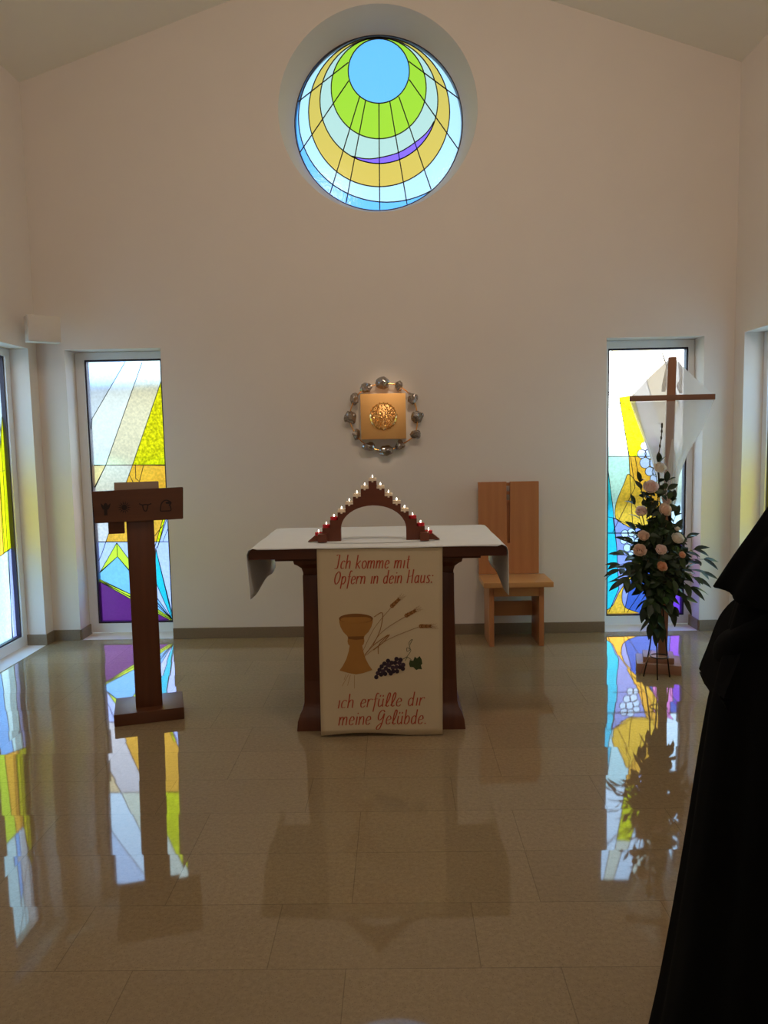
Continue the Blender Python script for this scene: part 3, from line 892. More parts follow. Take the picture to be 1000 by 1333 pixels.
# grapes, leaf and tendril
bm = B(); rnd = random.Random(3)
for k, (x, y) in enumerate(((480, 726), (488, 705), (505, 712), (497, 688), (515, 695), (508, 670), (526, 708), (530, 680), (522, 655), (545, 692), (548, 664), (541, 640), (560, 650), (566, 676), (568, 694), (578, 650), (585, 672), (588, 694), (585, 630), (600, 650), (604, 672), (606, 634), (620, 660), (618, 680), (555, 705), (540, 660))):
    flat(bm, ell(x, y, 11.5, 11.5, 0, 14), 0.0014+0.00012*k, k % 3 == 1)
leaf = [(650, 655), (655, 635), (672, 640), (680, 618), (692, 628), (705, 615), (716, 632), (720, 655), (712, 662), (718, 684), (700, 682), (688, 688), (672, 672), (655, 672)]
flat(bm, leaf, 0.0016, 2)
for q in (((604, 632), (620, 630), (640, 620), (662, 634)), ((638, 620), (660, 585), (640, 572), (640, 590), (656, 580), (650, 545), (668, 528), (655, 556)), ((630, 640), (640, 622))):
    k0 = len(bm.faces)
    ribbon(bm, [Vector(zb(p.x, p.y)) for p in smooth_curve([Vector(p) for p in q], 7)], 0.0024, onb)
    bm.faces.ensure_lookup_table()
    for f in bm.faces[k0:]: f.material_index = 2
obj('grape_picture', bm, [M_grape, M_grape2, M_leafp], banner, smooth=0, recalc=False)

# ------------------------------------------------------------------ oval cloth under the arch
bm = B()
ov = [(-0.125+0.345*cos(2*pi*k/64), AY+0.225+0.135*sin(2*pi*k/64)*(1.0+0.02*sin(10*pi*k/16))) for k in range(64)]
prism(bm, ov, lambda a, b: (a, b, AZ+0.0066), lambda a, b: (a, b, AZ+0.0088))
tag(obj('doily', bm, M_cloth), 'white oval cloth lying on the altar top beneath the candle arch', 'doily')

# ------------------------------------------------------------------ candle arch
AYc = 3.955
ZT = AZ+0.0092
arch = thing('candle_arch', 'stepped dark wooden arch carrying fifteen lit tealights on the altar top', 'candle arch', (-0.125, AYc, ZT))
SW, SH = 0.0407, 0.0398
steps = []
NST = 7
topz = 0.308
hw = SW/2
poly = []
xl = -hw - NST*SW
for k in range(NST+1):           # left side going up
    z = topz-(NST-k)*SH
    x = -hw-(NST-k)*SW
    poly += [(x, z), (x+SW, z)]
    steps.append((x+SW/2, z))
rt = []
for k in range(1, NST+1):
    z = topz-k*SH; x = hw+(k-1)*SW
    poly += [(x, z), (x+SW, z)]
    rt.append((x+SW/2, z))
poly += [(hw+NST*SW+0.036, 0.0)]
R0 = 0.169
poly += [(R0, 0.0), (R0, 0.06)]
for k in range(1, 20):
    a = pi*k/20; poly.append((R0*cos(a), 0.06+0.122*sin(a)))
poly += [(-R0, 0.06), (-R0, 0.0), (-hw-NST*SW-0.036, 0.0)]
bm = B(); prism(bm, poly, lambda a, b: (a, -0.021, b), lambda a, b: (a, 0.021, b))
obj('stepped_board', bm, M_arch, arch, smooth=0)
for s in (-1, 1):
    bm = B(); box(bm, (s*0.262, 0, 0.021), (0.046, 0.13, 0.042), None, 0.003); obj('foot_block', bm, M_arch, arch)

def tealight(kind, loc, label):
    t_ = thing('tealight', label, 'candle', loc, 0, 'tealights on the stepped wooden arch')
    bm = B(); lathe(bm, [(0.0, 0), (0.0192, 0), (0.0199, 0.002), (0.0199, 0.0155), (0.0188, 0.0155), (0.018, 0.013), (0.0, 0.0125)], n=20)
    obj('wax', bm, M_wax_red if kind == 'red' else M_wax, t_)
    bm = B(); tube(bm, [(0, 0, 0.010), (0.0005, 0, 0.017)], 0.0009, 6); obj('wick', bm, M_wick, t_)
    bm = B(); lathe(bm, [(0, 0.0165), (0.0024, 0.0185), (0.0032, 0.0212), (0.0023, 0.0255), (0.0009, 0.0295), (0, 0.031)], n=10)
    obj('flame', bm, M_flame, t_)
    if kind != 'red':
        bm = B(); box(bm, (0, -0.0235, -0.002), (0.010, 0.004, 0.010), None, 0.001); box(bm, (0, -0.0208, 0.0055), (0.0405, 0.006, 0.011), None, 0.0015); obj('holder_clip', bm, M_wax, t_)
    return t_
names = {7: 'lowest', 6: 'second lowest', 5: 'third lowest', 4: 'fourth from the bottom', 3: 'fifth from the bottom', 2: 'second below the peak', 1: 'just below the peak'}
protos = {}
def put_tealight(kind, x, z, label):
    loc = (-0.125+x, AYc, ZT+z)
    if kind in protos: return dup(protos[kind], loc, label)
    protos[kind] = tealight(kind, loc, label)
for k, (x, z) in enumerate(steps):
    n_ = NST-k
    if n_ == 0: put_tealight('cream', x, z, 'cream tealight at the very peak of the stepped arch')
    else: put_tealight('red' if n_ >= 5 else 'cream', x, z, '%s tealight on the left slope of the arch, %s' % ('red' if n_ >= 5 else 'cream', names[n_]))
for k, (x, z) in enumerate(rt):
    n_ = k+1
    put_tealight('red' if n_ >= 5 else 'cream', x, z, '%s tealight on the right slope of the arch, %s' % ('red' if n_ >= 5 else 'cream', names[n_]))

# ------------------------------------------------------------------ lectern
LR = radians(17.5)
LP = (atZ(149, 948) + atZ(240, 935))/2
ldir = Vector((cos(LR), sin(LR), 0)); lnrm = Vector((-sin(LR), cos(LR), 0))
LC = LP + lnrm*0.145
lect = thing('lectern', 'dark wooden lectern with four carved symbols on its front, before the left window', 'lectern', (LC.x, LC.y, 0), LR)
bm = B(); box(bm, (0, 0, 0.033), (0.362, 0.285, 0.066), None, 0.004); obj('base', bm, M_lectx, lect)
bm = B(); box(bm, (0.0, -0.02, 0.62), (0.140, 0.10, 1.11), None, 0.004); obj('post', bm, M_lect, lect)
# desk: front panel with a slanted reading board behind it
def lz(px, py):   # pixel on the plane of the panel -> local x, z
    d = ray(px, py); o0 = Vector((0, 0, EYE)); P0 = Vector((LC.x, LC.y, 0)) + lnrm*(-0.10)
    s = (P0-o0).dot(lnrm)/d.dot(lnrm); P = o0+d*s
    return ((P-Vector((LC.x, LC.y, 0))).dot(ldir), P.z)
pan = [lz(123.5, 681.5), lz(238.5, 675.5), lz(238.5, 634), lz(119, 640)]
bm = B(); prism(bm, pan, lambda a, b: (a, -0.10, b), lambda a, b: (a, -0.075, b))
bmesh.ops.bevel(bm, geom=bm.edges[:], offset=0.003, segments=2, affect='EDGES')
obj('front_panel', bm, M_lectx, lect)
zt = (pan[2][1]+pan[3][1])/2
bm = B(); prism(bm, [(-0.075, zt-0.035), (-0.075, zt-0.012), (0.22, zt-0.15), (0.22, zt-0.173)], lambda a, b: (pan[3][0]+0.01, a, b), lambda a, b: (pan[2][0]-0.01, a, b))
obj('reading_board', bm, M_lectx, lect)
q0, q1 = lz(140, 679), lz(162, 694)
bm = B(); box(bm, ((q0[0]+q1[0])/2, -0.045, (q0[1]+q1[1])/2+0.01), (q1[0]-q0[0], 0.05, q0[1]-q1[1]+0.03), None, 0.003)
obj('side_bracket', bm, M_lect, lect)
# four burnt-in symbols, traced at (110,615) scale 7.14
def sy(x, y): return Vector(lz(110+x/7.14, 615+y/7.14))
def onp(a, b): return (a, -0.1012, b)
def symbol(draw):
    bm = B(); draw(bm); return obj('carved_symbol', bm, M_carve, lect, smooth=0, recalc=False)
def line(bm, pts, w=0.005): ribbon(bm, [sy(p.x, p.y) for p in smooth_curve([Vector(p) for p in pts], 5)], w, onp)
def blob(bm, pts):
    loop = [sy(*p) for p in pts]
    v = [bm.verts.new(onp(p.x, p.y)) for p in loop]
    for t_ in tessellate_polygon([[Vector((p.x, p.y, 0)) for p in loop]]): bm.faces.new([v[i] for i in t_])
def winged(bm):
    blob(bm, [(182, 292), (197, 283), (212, 292), (218, 320), (212, 345), (214, 398), (184, 400), (182, 345), (176, 320)])
    blob(bm, [(180, 310), (150, 285), (158, 320), (172, 345), (182, 345)]); blob(bm, [(212, 310), (244, 285), (236, 320), (222, 345), (212, 345)])
def sunburst(bm):
    blob(bm, ell(370, 325, 27, 27, 0, 20))
    for k in range(14):
        a = 2*pi*k/14
        blob(bm, [(370+32*cos(a-0.17), 325+32*sin(a-0.17)), (370+64*cos(a), 325+62*sin(a)), (370+32*cos(a+0.17), 325+32*sin(a+0.17))])
def bull(bm):
    line(bm, [(508, 290), (535, 302), (565, 298), (595, 300), (622, 288)], 0.006)
    line(bm, [(540, 304), (548, 340), (562, 358), (578, 352), (590, 304)], 0.006)
def eagle(bm):
    line(bm, [(706, 360), (712, 300), (735, 266), (765, 258), (790, 268), (806, 280)], 0.006)
    line(bm, [(706, 360), (755, 358), (802, 352), (798, 315), (785, 300)], 0.006)
    blob(bm, [(752, 276), (790, 268), (812, 282), (800, 305), (786, 292), (760, 292)])
for d_ in (winged, sunburst, bull, eagle): symbol(d_)

# book on the reading board
bk = thing('book', 'book lying on the slanted top of the lectern', 'book', (LC.x, LC.y, 0), LR)
q0, q1 = lz(148, 630), lz(206, 627)
sl = math.atan2(-0.138, 0.295)
Rm = Matrix.Rotation(sl, 3, 'X')
cxb = (q0[0]+q1[0])/2
def bkbox(nm, w, d, h, up, mat):
    bm = B(); c = Vector((cxb, 0.03, zt-0.012-(0.03+0.075)*0.4678)) + Rm @ Vector((0, 0, up))
    box(bm, c, (w, d, h), Rm, 0.0025); return obj(nm, bm, mat, bk)
bkbox('cover', 0.236, 0.20, 0.012, 0.0075, M_lectx)
bkbox('page_block', 0.228, 0.19, 0.05, 0.0387, M_paper)

# ------------------------------------------------------------------ chair
ch = thing('chair', 'tall-backed light brown wooden chair against the wall behind the altar', 'chair', (0.835, 5.55, 0))
cx0 = 0.835
def cbox(nm, x0, x1, y0, y1, z0, z1, mat, bev=0.003, bm=None):
    own = bm is None
    b = bm or B(); box(b, ((x0+x1)/2-cx0, (y0+y1)/2-5.55, (z0+z1)/2), (x1-x0, y1-y0, z1-z0), None, bev)
    if own: return obj(nm, b, mat, ch)
p1 = atY(630, 760.5, 5.33); p2 = atY(721, 756.5, 5.33); zs_ = (p1.z+p2.z)/2
cbox('seat', p1.x, p2.x, 5.33, 5.68, zs_-0.036, zs_, M_chairx)
lx0, lx1 = atY(637, 800, 5.387).x, atY(708.5, 800, 5.387).x
cbox('leg', lx0, lx0+0.035, 5.387, 5.70, 0, zs_-0.036, M_chair)
cbox('leg', lx1-0.035, lx1, 5.387, 5.70, 0, zs_-0.036, M_chair)
cbox('apron', lx0+0.035, lx1-0.035, 5.392, 5.415, zs_-0.036-0.075, zs_-0.036, M_chairx)
cbox('stretcher', lx0+0.035, lx1-0.035, 5.66, 5.685, 0.16, 0.27, M_chairx)
b0, b1 = atY(623, 700, 5.69).x, atY(701.5, 700, 5.69).x
zt_ = atY(662, 627, 5.69).z; zm = atY(662, 707, 5.69).z
gx0, gx1 = atY(659.5, 660, 5.69).x, atY(664, 660, 5.69).x
bm = B()
prism(bm, [(b0, zs_), (b1, zs_), (b1, zt_), (gx1, zt_), (gx1, zm), (gx0, zm), (gx0, zt_), (b0, zt_)], lambda a, b: (a-cx0, 5.682-5.55, b), lambda a, b: (a-cx0, 5.712-5.55, b))
bmesh.ops.bevel(bm, geom=[e for e in bm.edges], offset=0.002, segments=1, affect='EDGES')
obj('backrest', bm, M_chair, ch)
bm = B()
for z_ in (zt_-0.02, zt_-0.085, zt_-0.15):
    cbox('', gx0-0.03, gx1+0.03, 5.712, 5.722, z_-0.012, z_+0.012, M_chair, 0.001, bm)
obj('back_rung', bm, M_chair, ch)
bm = B(); cbox('', gx0-0.03, gx1+0.03, 5.722, 5.735, zm-0.03, zt_-0.15, M_chair, 0.001, bm); obj('back_batten', bm, M_chair, ch)
bm = B()
cbox('', b0+0.05, b0+0.09, 5.712, 5.728, zs_+0.02, zt_-0.03, M_chair, 0.002, bm)
obj('back_batten', bm, M_chair, ch)
bm = B(); cbox('', b1-0.09, b1-0.05, 5.712, 5.728, zs_+0.02, zt_-0.03, M_chair, 0.002, bm); obj('back_batten', bm, M_chair, ch)

# ------------------------------------------------------------------ tabernacle and its ring of stones
TY = YB-0.13
c0, c1 = atY(469, 513, TY), atY(529, 571, TY)
tcx, tcz = (c0.x+c1.x)/2, (c0.z+c1.z)/2
tw = (c1.x-c0.x)
tab = thing('tabernacle', 'square golden tabernacle box with round glittering emblem on the back wall', 'tabernacle', (tcx, YB, tcz))
bm = B(); box(bm, (0, -0.065, 0), (tw, 0.13, tw), None, 0.003); obj('box_body', bm, M_brass, tab)
bm = B(); er = 0.098; rnd = random.Random(11)
lathe(bm, [(0, 0.018), (er*0.9, 0.016), (er, 0.008), (er, 0.0)], (0, -0.13, 0), 40, Matrix.Rotation(pi/2, 3, 'X'))
for k in range(330):
    r_ = er*0.93*sqrt((k+0.5)/330); a = k*2.39996+rnd.uniform(-.2, .2)
    if abs(r_*cos(a)) < 0.004: continue
    s = rnd.uniform(0.0035, 0.0075)
    M = Matrix.Translation((r_*cos(a), -0.147-rnd.uniform(0, 0.004), r_*sin(a))) @ Matrix.Rotation(rnd.uniform(0, 6), 4, Vector((rnd.random(), rnd.random(), rnd.random())).normalized()) @ Matrix.Diagonal((s, s*rnd.uniform(.5, 1), s*rnd.uniform(.5, 1), 1))
    bmesh.ops.create_icosphere(bm, subdivisions=1, radius=1, matrix=M)
for k in range(22):
    a = 2*pi*k/22+0.1
    M = Matrix.Translation((er*1.02*cos(a), -0.138, er*1.02*sin(a)))
    bmesh.ops.create_icosphere(bm, subdivisions=1, radius=rnd.uniform(0.003, 0.006), matrix=M)
box(bm, (0, -0.15, 0.0), (0.0035, 0.008, er*1.9))
obj('round_emblem', bm, M_bright, tab, smooth=0)

ring = thing('hanging_stone_ring', 'ring of twelve smoky crystal stones on a golden wire around the tabernacle', 'wall ornament', (tcx, YB, tcz))
st = [(330, 180, 55, 45), (485, 140, 60, 58), (635, 158, 50, 48), (765, 272, 44, 58), (810, 440, 55, 65), (785, 610, 50, 55), (655, 710, 55, 48), (518, 762, 60, 48), (355, 722, 60, 48), (238, 612, 38, 48), (180, 452, 52, 70), (228, 285, 38, 55)]
RYs = YB-0.05
cen = []
for (x, y, a, b) in st:
    p = atY(430+x/7.14, 480+y/7.14, RYs); cen.append(Vector((p.x-tcx, RYs-YB, p.z-tcz)))
wirep = smooth_curve(cen, 4, True)
bm = B(); tube(bm, wirep, 0.0045, 8, True)
for i in (1, 4, 7, 10): tube(bm, [cen[i], Vector((cen[i].x, -0.001, cen[i].z))], 0.005, 8)
obj('wire', bm, M_bright, ring)
for i, ((x, y, a, b), c) in enumerate(zip(st, cen)):
    bm = B(); rr = random.Random(40+i)
    k = 5.72/7140*1.12
    off = Vector((rr.uniform(0, 9), rr.uniform(0, 9), rr.uniform(0, 9)))
    bmesh.ops.create_icosphere(bm, subdivisions=3, radius=1)
    pl = [(Vector((rr.gauss(0, 1), rr.gauss(0, 1), rr.gauss(0, 1))).normalized(), rr.uniform(0.5, 0.85)) for _ in range(9)]
    for v in bm.verts:
        p = v.co.copy()
        for nrm_, dd in pl:
            e = p.dot(nrm_)-dd
            if e > 0: p -= nrm_*e
        p += noise.noise_vector(p*2.2+off)*0.16 + noise.noise_vector(p*6+off)*0.03
        v.co = Vector((p.x*a*k, p.y*0.036, p.z*b*k)) + c
    obj('stone', bm, M_stone, ring, smooth=0)

# ------------------------------------------------------------------ white box in the corner
lsc = atY(55.5, 429, 5.52)
ls = thing('mounted_loudspeaker', 'small plain white box mounted high across the left corner of the room', 'speaker', (lsc.x, lsc.y, lsc.z), radians(38))
bm = B(); box(bm, (0, 0, 0), (0.222, 0.10, 0.185), None, 0.008, 3); obj('housing', bm, M_speaker, ls)
bm = B(); box(bm, (0, -0.0505, 0), (0.204, 0.005, 0.167), None, 0.002); obj('front_cover', bm, M_speaker, ls)
bm = B(); box(bm, (-0.005, 0.075, 0.0), (0.06, 0.06, 0.06), None, 0.003); obj('wall_bracket', bm, M_speaker, ls)

# ------------------------------------------------------------------ cross
CRZ = radians(-16)
fb = (atZ(829, 876) + atZ(887, 879.5))/2
cdir = Vector((cos(CRZ), sin(CRZ), 0)); cn = Vector((-sin(CRZ), cos(CRZ), 0))
CC = fb + cn*0.12
cross = thing('cross', 'standing wooden cross on a stepped base, veiled in white, by the right window', 'cross', (CC.x, CC.y, 0), CRZ)
bm = B(); box(bm, (0, 0, 0.03), (0.265, 0.24, 0.06), None, 0.003); obj('base_step', bm, M_pale, cross)
bm = B(); box(bm, (0, 0, 0.078), (0.185, 0.165, 0.036), None, 0.003); obj('base_step', bm, M_pale, cross)
def cw(px, py, off=0.0):   # pixel on the cross plane -> local x, z
    d = ray(px, py); o0 = Vector((0, 0, EYE)); P0 = Vector((CC.x, CC.y, 0)) + cn*off
    s = (P0-o0).dot(cn)/d.dot(cn); P = o0+d*s
    return ((P-Vector((CC.x, CC.y, 0))).dot(cdir), P.z)
tx, tz = cw(875.5, 465); bxp, _ = cw(862.5, 848)
arm_l, arm_r = cw(819.5, 519), cw(931, 516.5)
bm = B()
A0 = [(bxp+s*0.027, sy_*0.024, 0.09) for s in (-1, 1) for sy_ in (-1, 1)]
A1 = [(tx+s*0.024, sy_*0.022, tz) for s in (-1, 1) for sy_ in (-1, 1)]
vb = [bm.verts.new(p) for p in A0+A1]
for q in ((0, 1, 3, 2), (4, 6, 7, 5), (0, 4, 5, 1), (2, 3, 7, 6), (0, 2, 6, 4), (1, 5, 7, 3)): bm.faces.new([vb[i] for i in q])
bmesh.ops.recalc_face_normals(bm, faces=bm.faces[:])
bmesh.ops.bevel(bm, geom=bm.edges[:], offset=0.003, segments=2, affect='EDGES')
obj('upright', bm, M_cross, cross)
bm = B(); L_a = Vector((arm_l[0], 0, arm_l[1])); R_a = Vector((arm_r[0], 0, arm_r[1]))
dv = R_a-L_a; box(bm, (L_a+R_a)/2 + Vector((0, -0.004, 0)), (dv.length, 0.04, 0.034), Matrix.Rotation(-math.atan2(dv.z, dv.x), 3, 'Y'), 0.003)
obj('crossbeam', bm, M_crossx, cross)

veil = thing('veil', 'sheer white cloth draped over the standing cross', 'veil', (CC.x, CC.y, 0), CRZ)
# outline (px) of the cloth: left edge and right edge from top to hem
le = [(872, 466), (846, 490), (819, 519), (829, 548), (845, 590), (856, 622), (860, 650)]
re_ = [(879, 466), (905, 491), (932, 516), (918, 552), (897, 588), (884, 622), (880, 650)]
def veil_sheet(nm, le_, re__, base, depth, mat, ph):
    ll = [Vector(cw(*p)) for p in le_]; rr = [Vector(cw(*p)) for p in re__]
    ll = smooth_curve(ll, 4) if False else [ll[i].lerp(ll[i+1], t_/6) for i in range(len(ll)-1) for t_ in range(6)] + [ll[-1]]
    rr = [rr[i].lerp(rr[i+1], t_/6) for i in range(len(rr)-1) for t_ in range(6)] + [rr[-1]]
    bm = B(); nv = len(ll)
    def f(i, j):
        u = i/40; v = j/(nv-1)
        p = ll[j].lerp(rr[j], u)
        sag = 0.012*sin(u*pi)*sin(v*pi*2) 
        fold = depth*sin(u*pi*(7+ph)+v*3+ph)*max(0, v-0.28)*1.3*(0.3+0.7*sin(pi*u))
        bulge = base + fold
        return (p.x, bulge, p.y-abs(sag)*0.6*(0 < v < 1))
    grid(bm, 41, nv, f)
    return obj(nm, bm, mat, veil)
veil_sheet('back_sheet', le, re_, 0.032, 0.012, M_veil, 0)
veil_sheet('front_sheet', [(822, 524), (833, 552), (847, 587), (856, 618), (862, 652)], [(929, 521), (915, 556), (896, 588), (884, 619), (880, 652)], -0.036, 0.016, M_veil3, 1.3)
veil_sheet('hanging_fold', [(874, 572), (870, 596), (867, 618), (866, 640), (866, 656)], [(876, 571), (879, 596), (881, 618), (881, 640), (879, 656)], -0.050, 0.02, M_veil2, 2.0)
veil_sheet('wrapped_fold', [(882, 467), (883, 480), (884, 495), (880, 503), (884, 512)], [(886, 471), (889, 485), (889, 498), (888, 506), (888, 513)], -0.028, 0.006, M_veil2, 0.4)
veil_sheet('wrapped_fold', [(869, 470), (866, 482), (863, 495), (861, 503), (861, 510)], [(871, 468), (868, 480), (868, 494), (868, 503), (866, 510)], -0.028, 0.006, M_veil2, 0.8)

# ------------------------------------------------------------------ flower stand and arrangement
FYp = 4.57
def fw(px, py, dy=0.0): return atY(px, py, FYp+dy)
ftop = fw(857, 800)
f_front = atZ(856, 886); f_left = atZ(838, 881)
stand = thing('flower_stand', 'thin dark metal stand holding the rose arrangement in front of the cross', 'stand', (ftop.x, FYp, 0))
so = Vector((ftop.x, FYp, 0))
def leg(pts, nm='leg', r=0.0045):
    bm = B(); tube(bm, smooth_curve([Vector(p)-so for p in pts], 5), r, 8); return obj(nm, bm, M_metal, stand)
leg([fw(854, 790), fw(855, 830), Vector((f_front.x, f_front.y, 0.004))])
leg([fw(848, 790), fw(847, 835), Vector((f_left.x, f_left.y, 0.004))])
fr = atZ(872, 882)
leg([fw(863, 790), fw(867, 835), Vector((fr.x, fr.y, 0.004))])
bm = B(); lc = fw(857, 853) - so
tube(bm, [lc+Vector((0.052*cos(a), 0.052*sin(a)-0.02, 0)) for a in [2*pi*i/24 for i in range(24)]], 0.004, 6, True); obj('lower_ring', bm, M_metal, stand)
bm = B(); pc = fw(857, 768)-so
lathe(bm, [(0, -0.02), (0.05, -0.02), (0.075, 0.05), (0.08, 0.07), (0.07, 0.07), (0.045, 0.0), (0, 0.0)], pc, 20); obj('bowl', bm, M_metal, stand)
bm = B(); tube(bm, [fw(856, 772)-so, fw(856, 800)-so], 0.012, 8); obj('socket', bm, M_metal, stand)

arr = thing('flower_arrangement', 'tall arrangement of peach and cream roses with dark green leaves before the cross', 'flower arrangement', (ftop.x, FYp, 0))
def leafmesh(bm, pos, d, up, L, W, droop=0.25, mi=0):
    d = d.normalized(); side = d.cross(up)
    if side.length < 1e-4: side = d.cross(Vector((1, 0, 0)))
    side.normalize(); upv = side.cross(d).normalized()
    prev = None
    for k in range(6):
        t_ = k/5
        w = W*0.5*(sin(pi*min(1, t_*0.94+0.04))**0.85)*(1.15-0.35*t_)
        c = pos + d*(L*t_) - Vector((0, 0, 1))*(droop*L*t_*t_) 
        cur = [bm.verts.new(c-side*w+upv*w*0.25), bm.verts.new(c), bm.verts.new(c+side*w+upv*w*0.25)]
        if prev:
            for q in (0, 1):
                f = bm.faces.new((prev[q], prev[q+1], cur[q+1], cur[q])); f.material_index = mi
        prev = cur
rl_ = random.Random(21)
def branch(root, tip, nleaf, L, W, bow=0.15, terminal=True, nm='leafy_branch', z_up=0.3):
    root, tip = Vector(root)-so, Vector(tip)-so
    mid = root.lerp(tip, 0.55) + Vector((0, 0, (tip-root).length*bow))
    pts = smooth_curve([root, mid, tip], 6)
    bm = B()
    tube(bm, pts, [0.0035-0.0022*i/(len(pts)-1) for i in range(len(pts))], 5)
    for f in bm.faces: f.material_index = 2
    for k in range(nleaf):
        u = 0.3+0.66*k/max(1, nleaf-1)
        i = min(len(pts)-2, int(u*(len(pts)-1))); p = pts[i].lerp(pts[i+1], u*(len(pts)-1)-i)
        tg = (pts[i+1]-pts[i]).normalized()
        a, b = frame_for(tg)
        ang = (0 if k % 2 else pi)+rl_.uniform(-0.7, 0.7)
        out_ = a*cos(ang)+b*sin(ang)
        dd = (tg*rl_.uniform(0.5, 0.9)+out_*0.8+Vector((0, -0.15, 0)))
        leafmesh(bm, p, dd, Vector((rl_.uniform(-.4, .4), rl_.uniform(-0.9, 0.1), 1)), L*rl_.uniform(0.75, 1.1), W*rl_.uniform(0.8, 1.1), rl_.uniform(0.05, 0.35), rl_.choice((0, 0, 1)))
    if terminal: leafmesh(bm, pts[-1]-(pts[-1]-pts[-2])*0.5, pts[-1]-pts[-2], Vector((0, -0.6, 1)), L, W, 0.2, 0)
    return obj(nm, bm, [M_leaf, M_leaf2, M_stem], arr)
hub = fw(858, 752)
# wide side sprays
for (px, py, dy, n_) in ((806, 742, 0.0, 6), (810, 757, -0.05, 6), (812, 722, 0.05, 5), (818, 705, 0.02, 5), (914, 745, -0.05, 6), (906, 752, -0.1, 6), (905, 715, 0.0, 6), (918, 728, 0.05, 4),
                         (900, 765, -0.12, 5), (815, 752, -0.12, 5), (828, 760, -0.14, 5), (890, 778, -0.1, 5), (895, 700, 0.06, 4), (806, 735, -0.14, 4), (880, 690, -0.02, 4), (826, 690, 0.0, 4)):
    branch(hub+Vector((rl_.uniform(-.03, .03), rl_.uniform(-.03, .03), rl_.uniform(-.02, .05))), fw(px, py, dy), n_, 0.098, 0.038, 0.12)
# upward spire
for (px, py, dy, n_) in ((833, 625, 0.0, 7), (868, 625, 0.02, 7), (848, 640, -0.04, 6), (858, 600, 0.0, 7), (876, 650, 0.0, 5), (826, 655, 0.0, 6), (880, 670, 0.02, 5), (845, 670, -0.08, 6), (862, 680, -0.1, 6), (870, 690, -0.1, 6), (836, 690, -0.08, 6)):
    branch(hub+Vector((rl_.uniform(-.02, .02), rl_.uniform(-.02, .02), 0.03)), fw(px, py, dy), n_, 0.085, 0.036, 0.02)
# hanging tail
for (px, py, dy, n_) in ((848, 812, -0.06, 8), (862, 815, -0.08, 8), (855, 820, -0.1, 8), (840, 790, -0.05, 7), (875, 795, -0.05, 7), (868, 780, -0.12, 7), (850, 785, -0.12, 7), (858, 800, 0.03, 7)):
    branch(hub+Vector((rl_.uniform(-.03, .03), -0.02, 0.0)), fw(px, py, dy), n_, 0.088, 0.046, 0.10)
# dense leaves at the heart of the arrangement
bm = B()
for k in range(380):
    v = rl_.random(); py = 690+80*v
    wd = 12+20*sin(pi*min(1, v*0.8+0.06))
    p = fw(858+rl_.uniform(-1, 1)*wd, py, rl_.uniform(-0.09, 0.07))-so
    a = rl_.uniform(0, 2*pi)
    leafmesh(bm, p, Vector((cos(a), -0.5*rl_.random(), sin(a)*0.7)), Vector((rl_.uniform(-.5, .5), -0.8, 0.6)), rl_.uniform(0.06, 0.092), rl_.uniform(0.03, 0.042), 0.2, rl_.choice((0, 0, 0, 1)))
for k in range(70):
    p = fw(856+rl_.uniform(-13, 15), 636+56*rl_.random(), rl_.uniform(-0.05, 0.04))-so
    a = rl_.uniform(0, 2*pi)
    leafmesh(bm, p, Vector((cos(a), -0.4*rl_.random(), 0.3+sin(a)*0.7)), Vector((rl_.uniform(-.5, .5), -0.8, 0.6)), rl_.uniform(0.05, 0.075), rl_.uniform(0.026, 0.036), 0.2, rl_.choice((0, 0, 1)))
obj('foliage', bm, [M_leaf, M_leaf2], arr)
# bare twig with buds reaching up
bm = B(); tw_ = smooth_curve([fw(858, 640)-so, fw(857, 600)-so, fw(861, 570)-so, fw(862, 553)-so], 5)
tube(bm, tw_, 0.0028, 6)
for k, i in enumerate((6, 8, 10, 12, 14, 15)):
    M = Matrix.Translation(tw_[min(i, len(tw_)-1)]) @ Matrix.Diagonal((0.006, 0.006, 0.012, 1)); bmesh.ops.create_icosphere(bm, subdivisions=2, radius=1, matrix=M)
obj('bud_twig', bm, M_stem, arr)

def rose_mesh(bm, seed):
    rr = random.Random(seed)
    def petal(a, r0, amax, wide, curl, zoff):
        nu, nv = 7, 8
        def f(i, j):
            u = (i/(nu-1)-0.5)*2; v = j/(nv-1)
            th = pi*(0.16+(amax-0.16)*v) - 0.10*pi*u*u*v
            ww = wide*(0.5+0.5*sin(pi*min(1, v*0.85+0.12)))
            r_ = r0*sin(th)**0.8 + curl*max(0, v-0.72)**1.5*5.0
            z = 0.55 - 0.62*cos(th) + zoff - curl*max(0, v-0.85)*2.0
            return (r_*cos(a+u*ww), r_*sin(a+u*ww), z)
        grid(bm, nu, nv, f)
    a = rr.uniform(0, 6)
    for (n_, r0, amax, wide, curl, zo_) in ((3, 0.26, 0.80, 1.5, 0.0, 0.10), (3, 0.42, 0.76, 1.3, 0.0, 0.08), (4, 0.58, 0.70, 1.1, 0.02, 0.05), (5, 0.74, 0.64, 0.9, 0.06, 0.0), (5, 0.88, 0.58, 0.8, 0.13, -0.08)):
        for k in range(n_):
            petal(a+2*pi*k/n_+rr.uniform(-.15, .15), r0, amax*rr.uniform(.96, 1.04), wide, curl*rr.uniform(.6, 1.4), zo_)
        a += 0.75
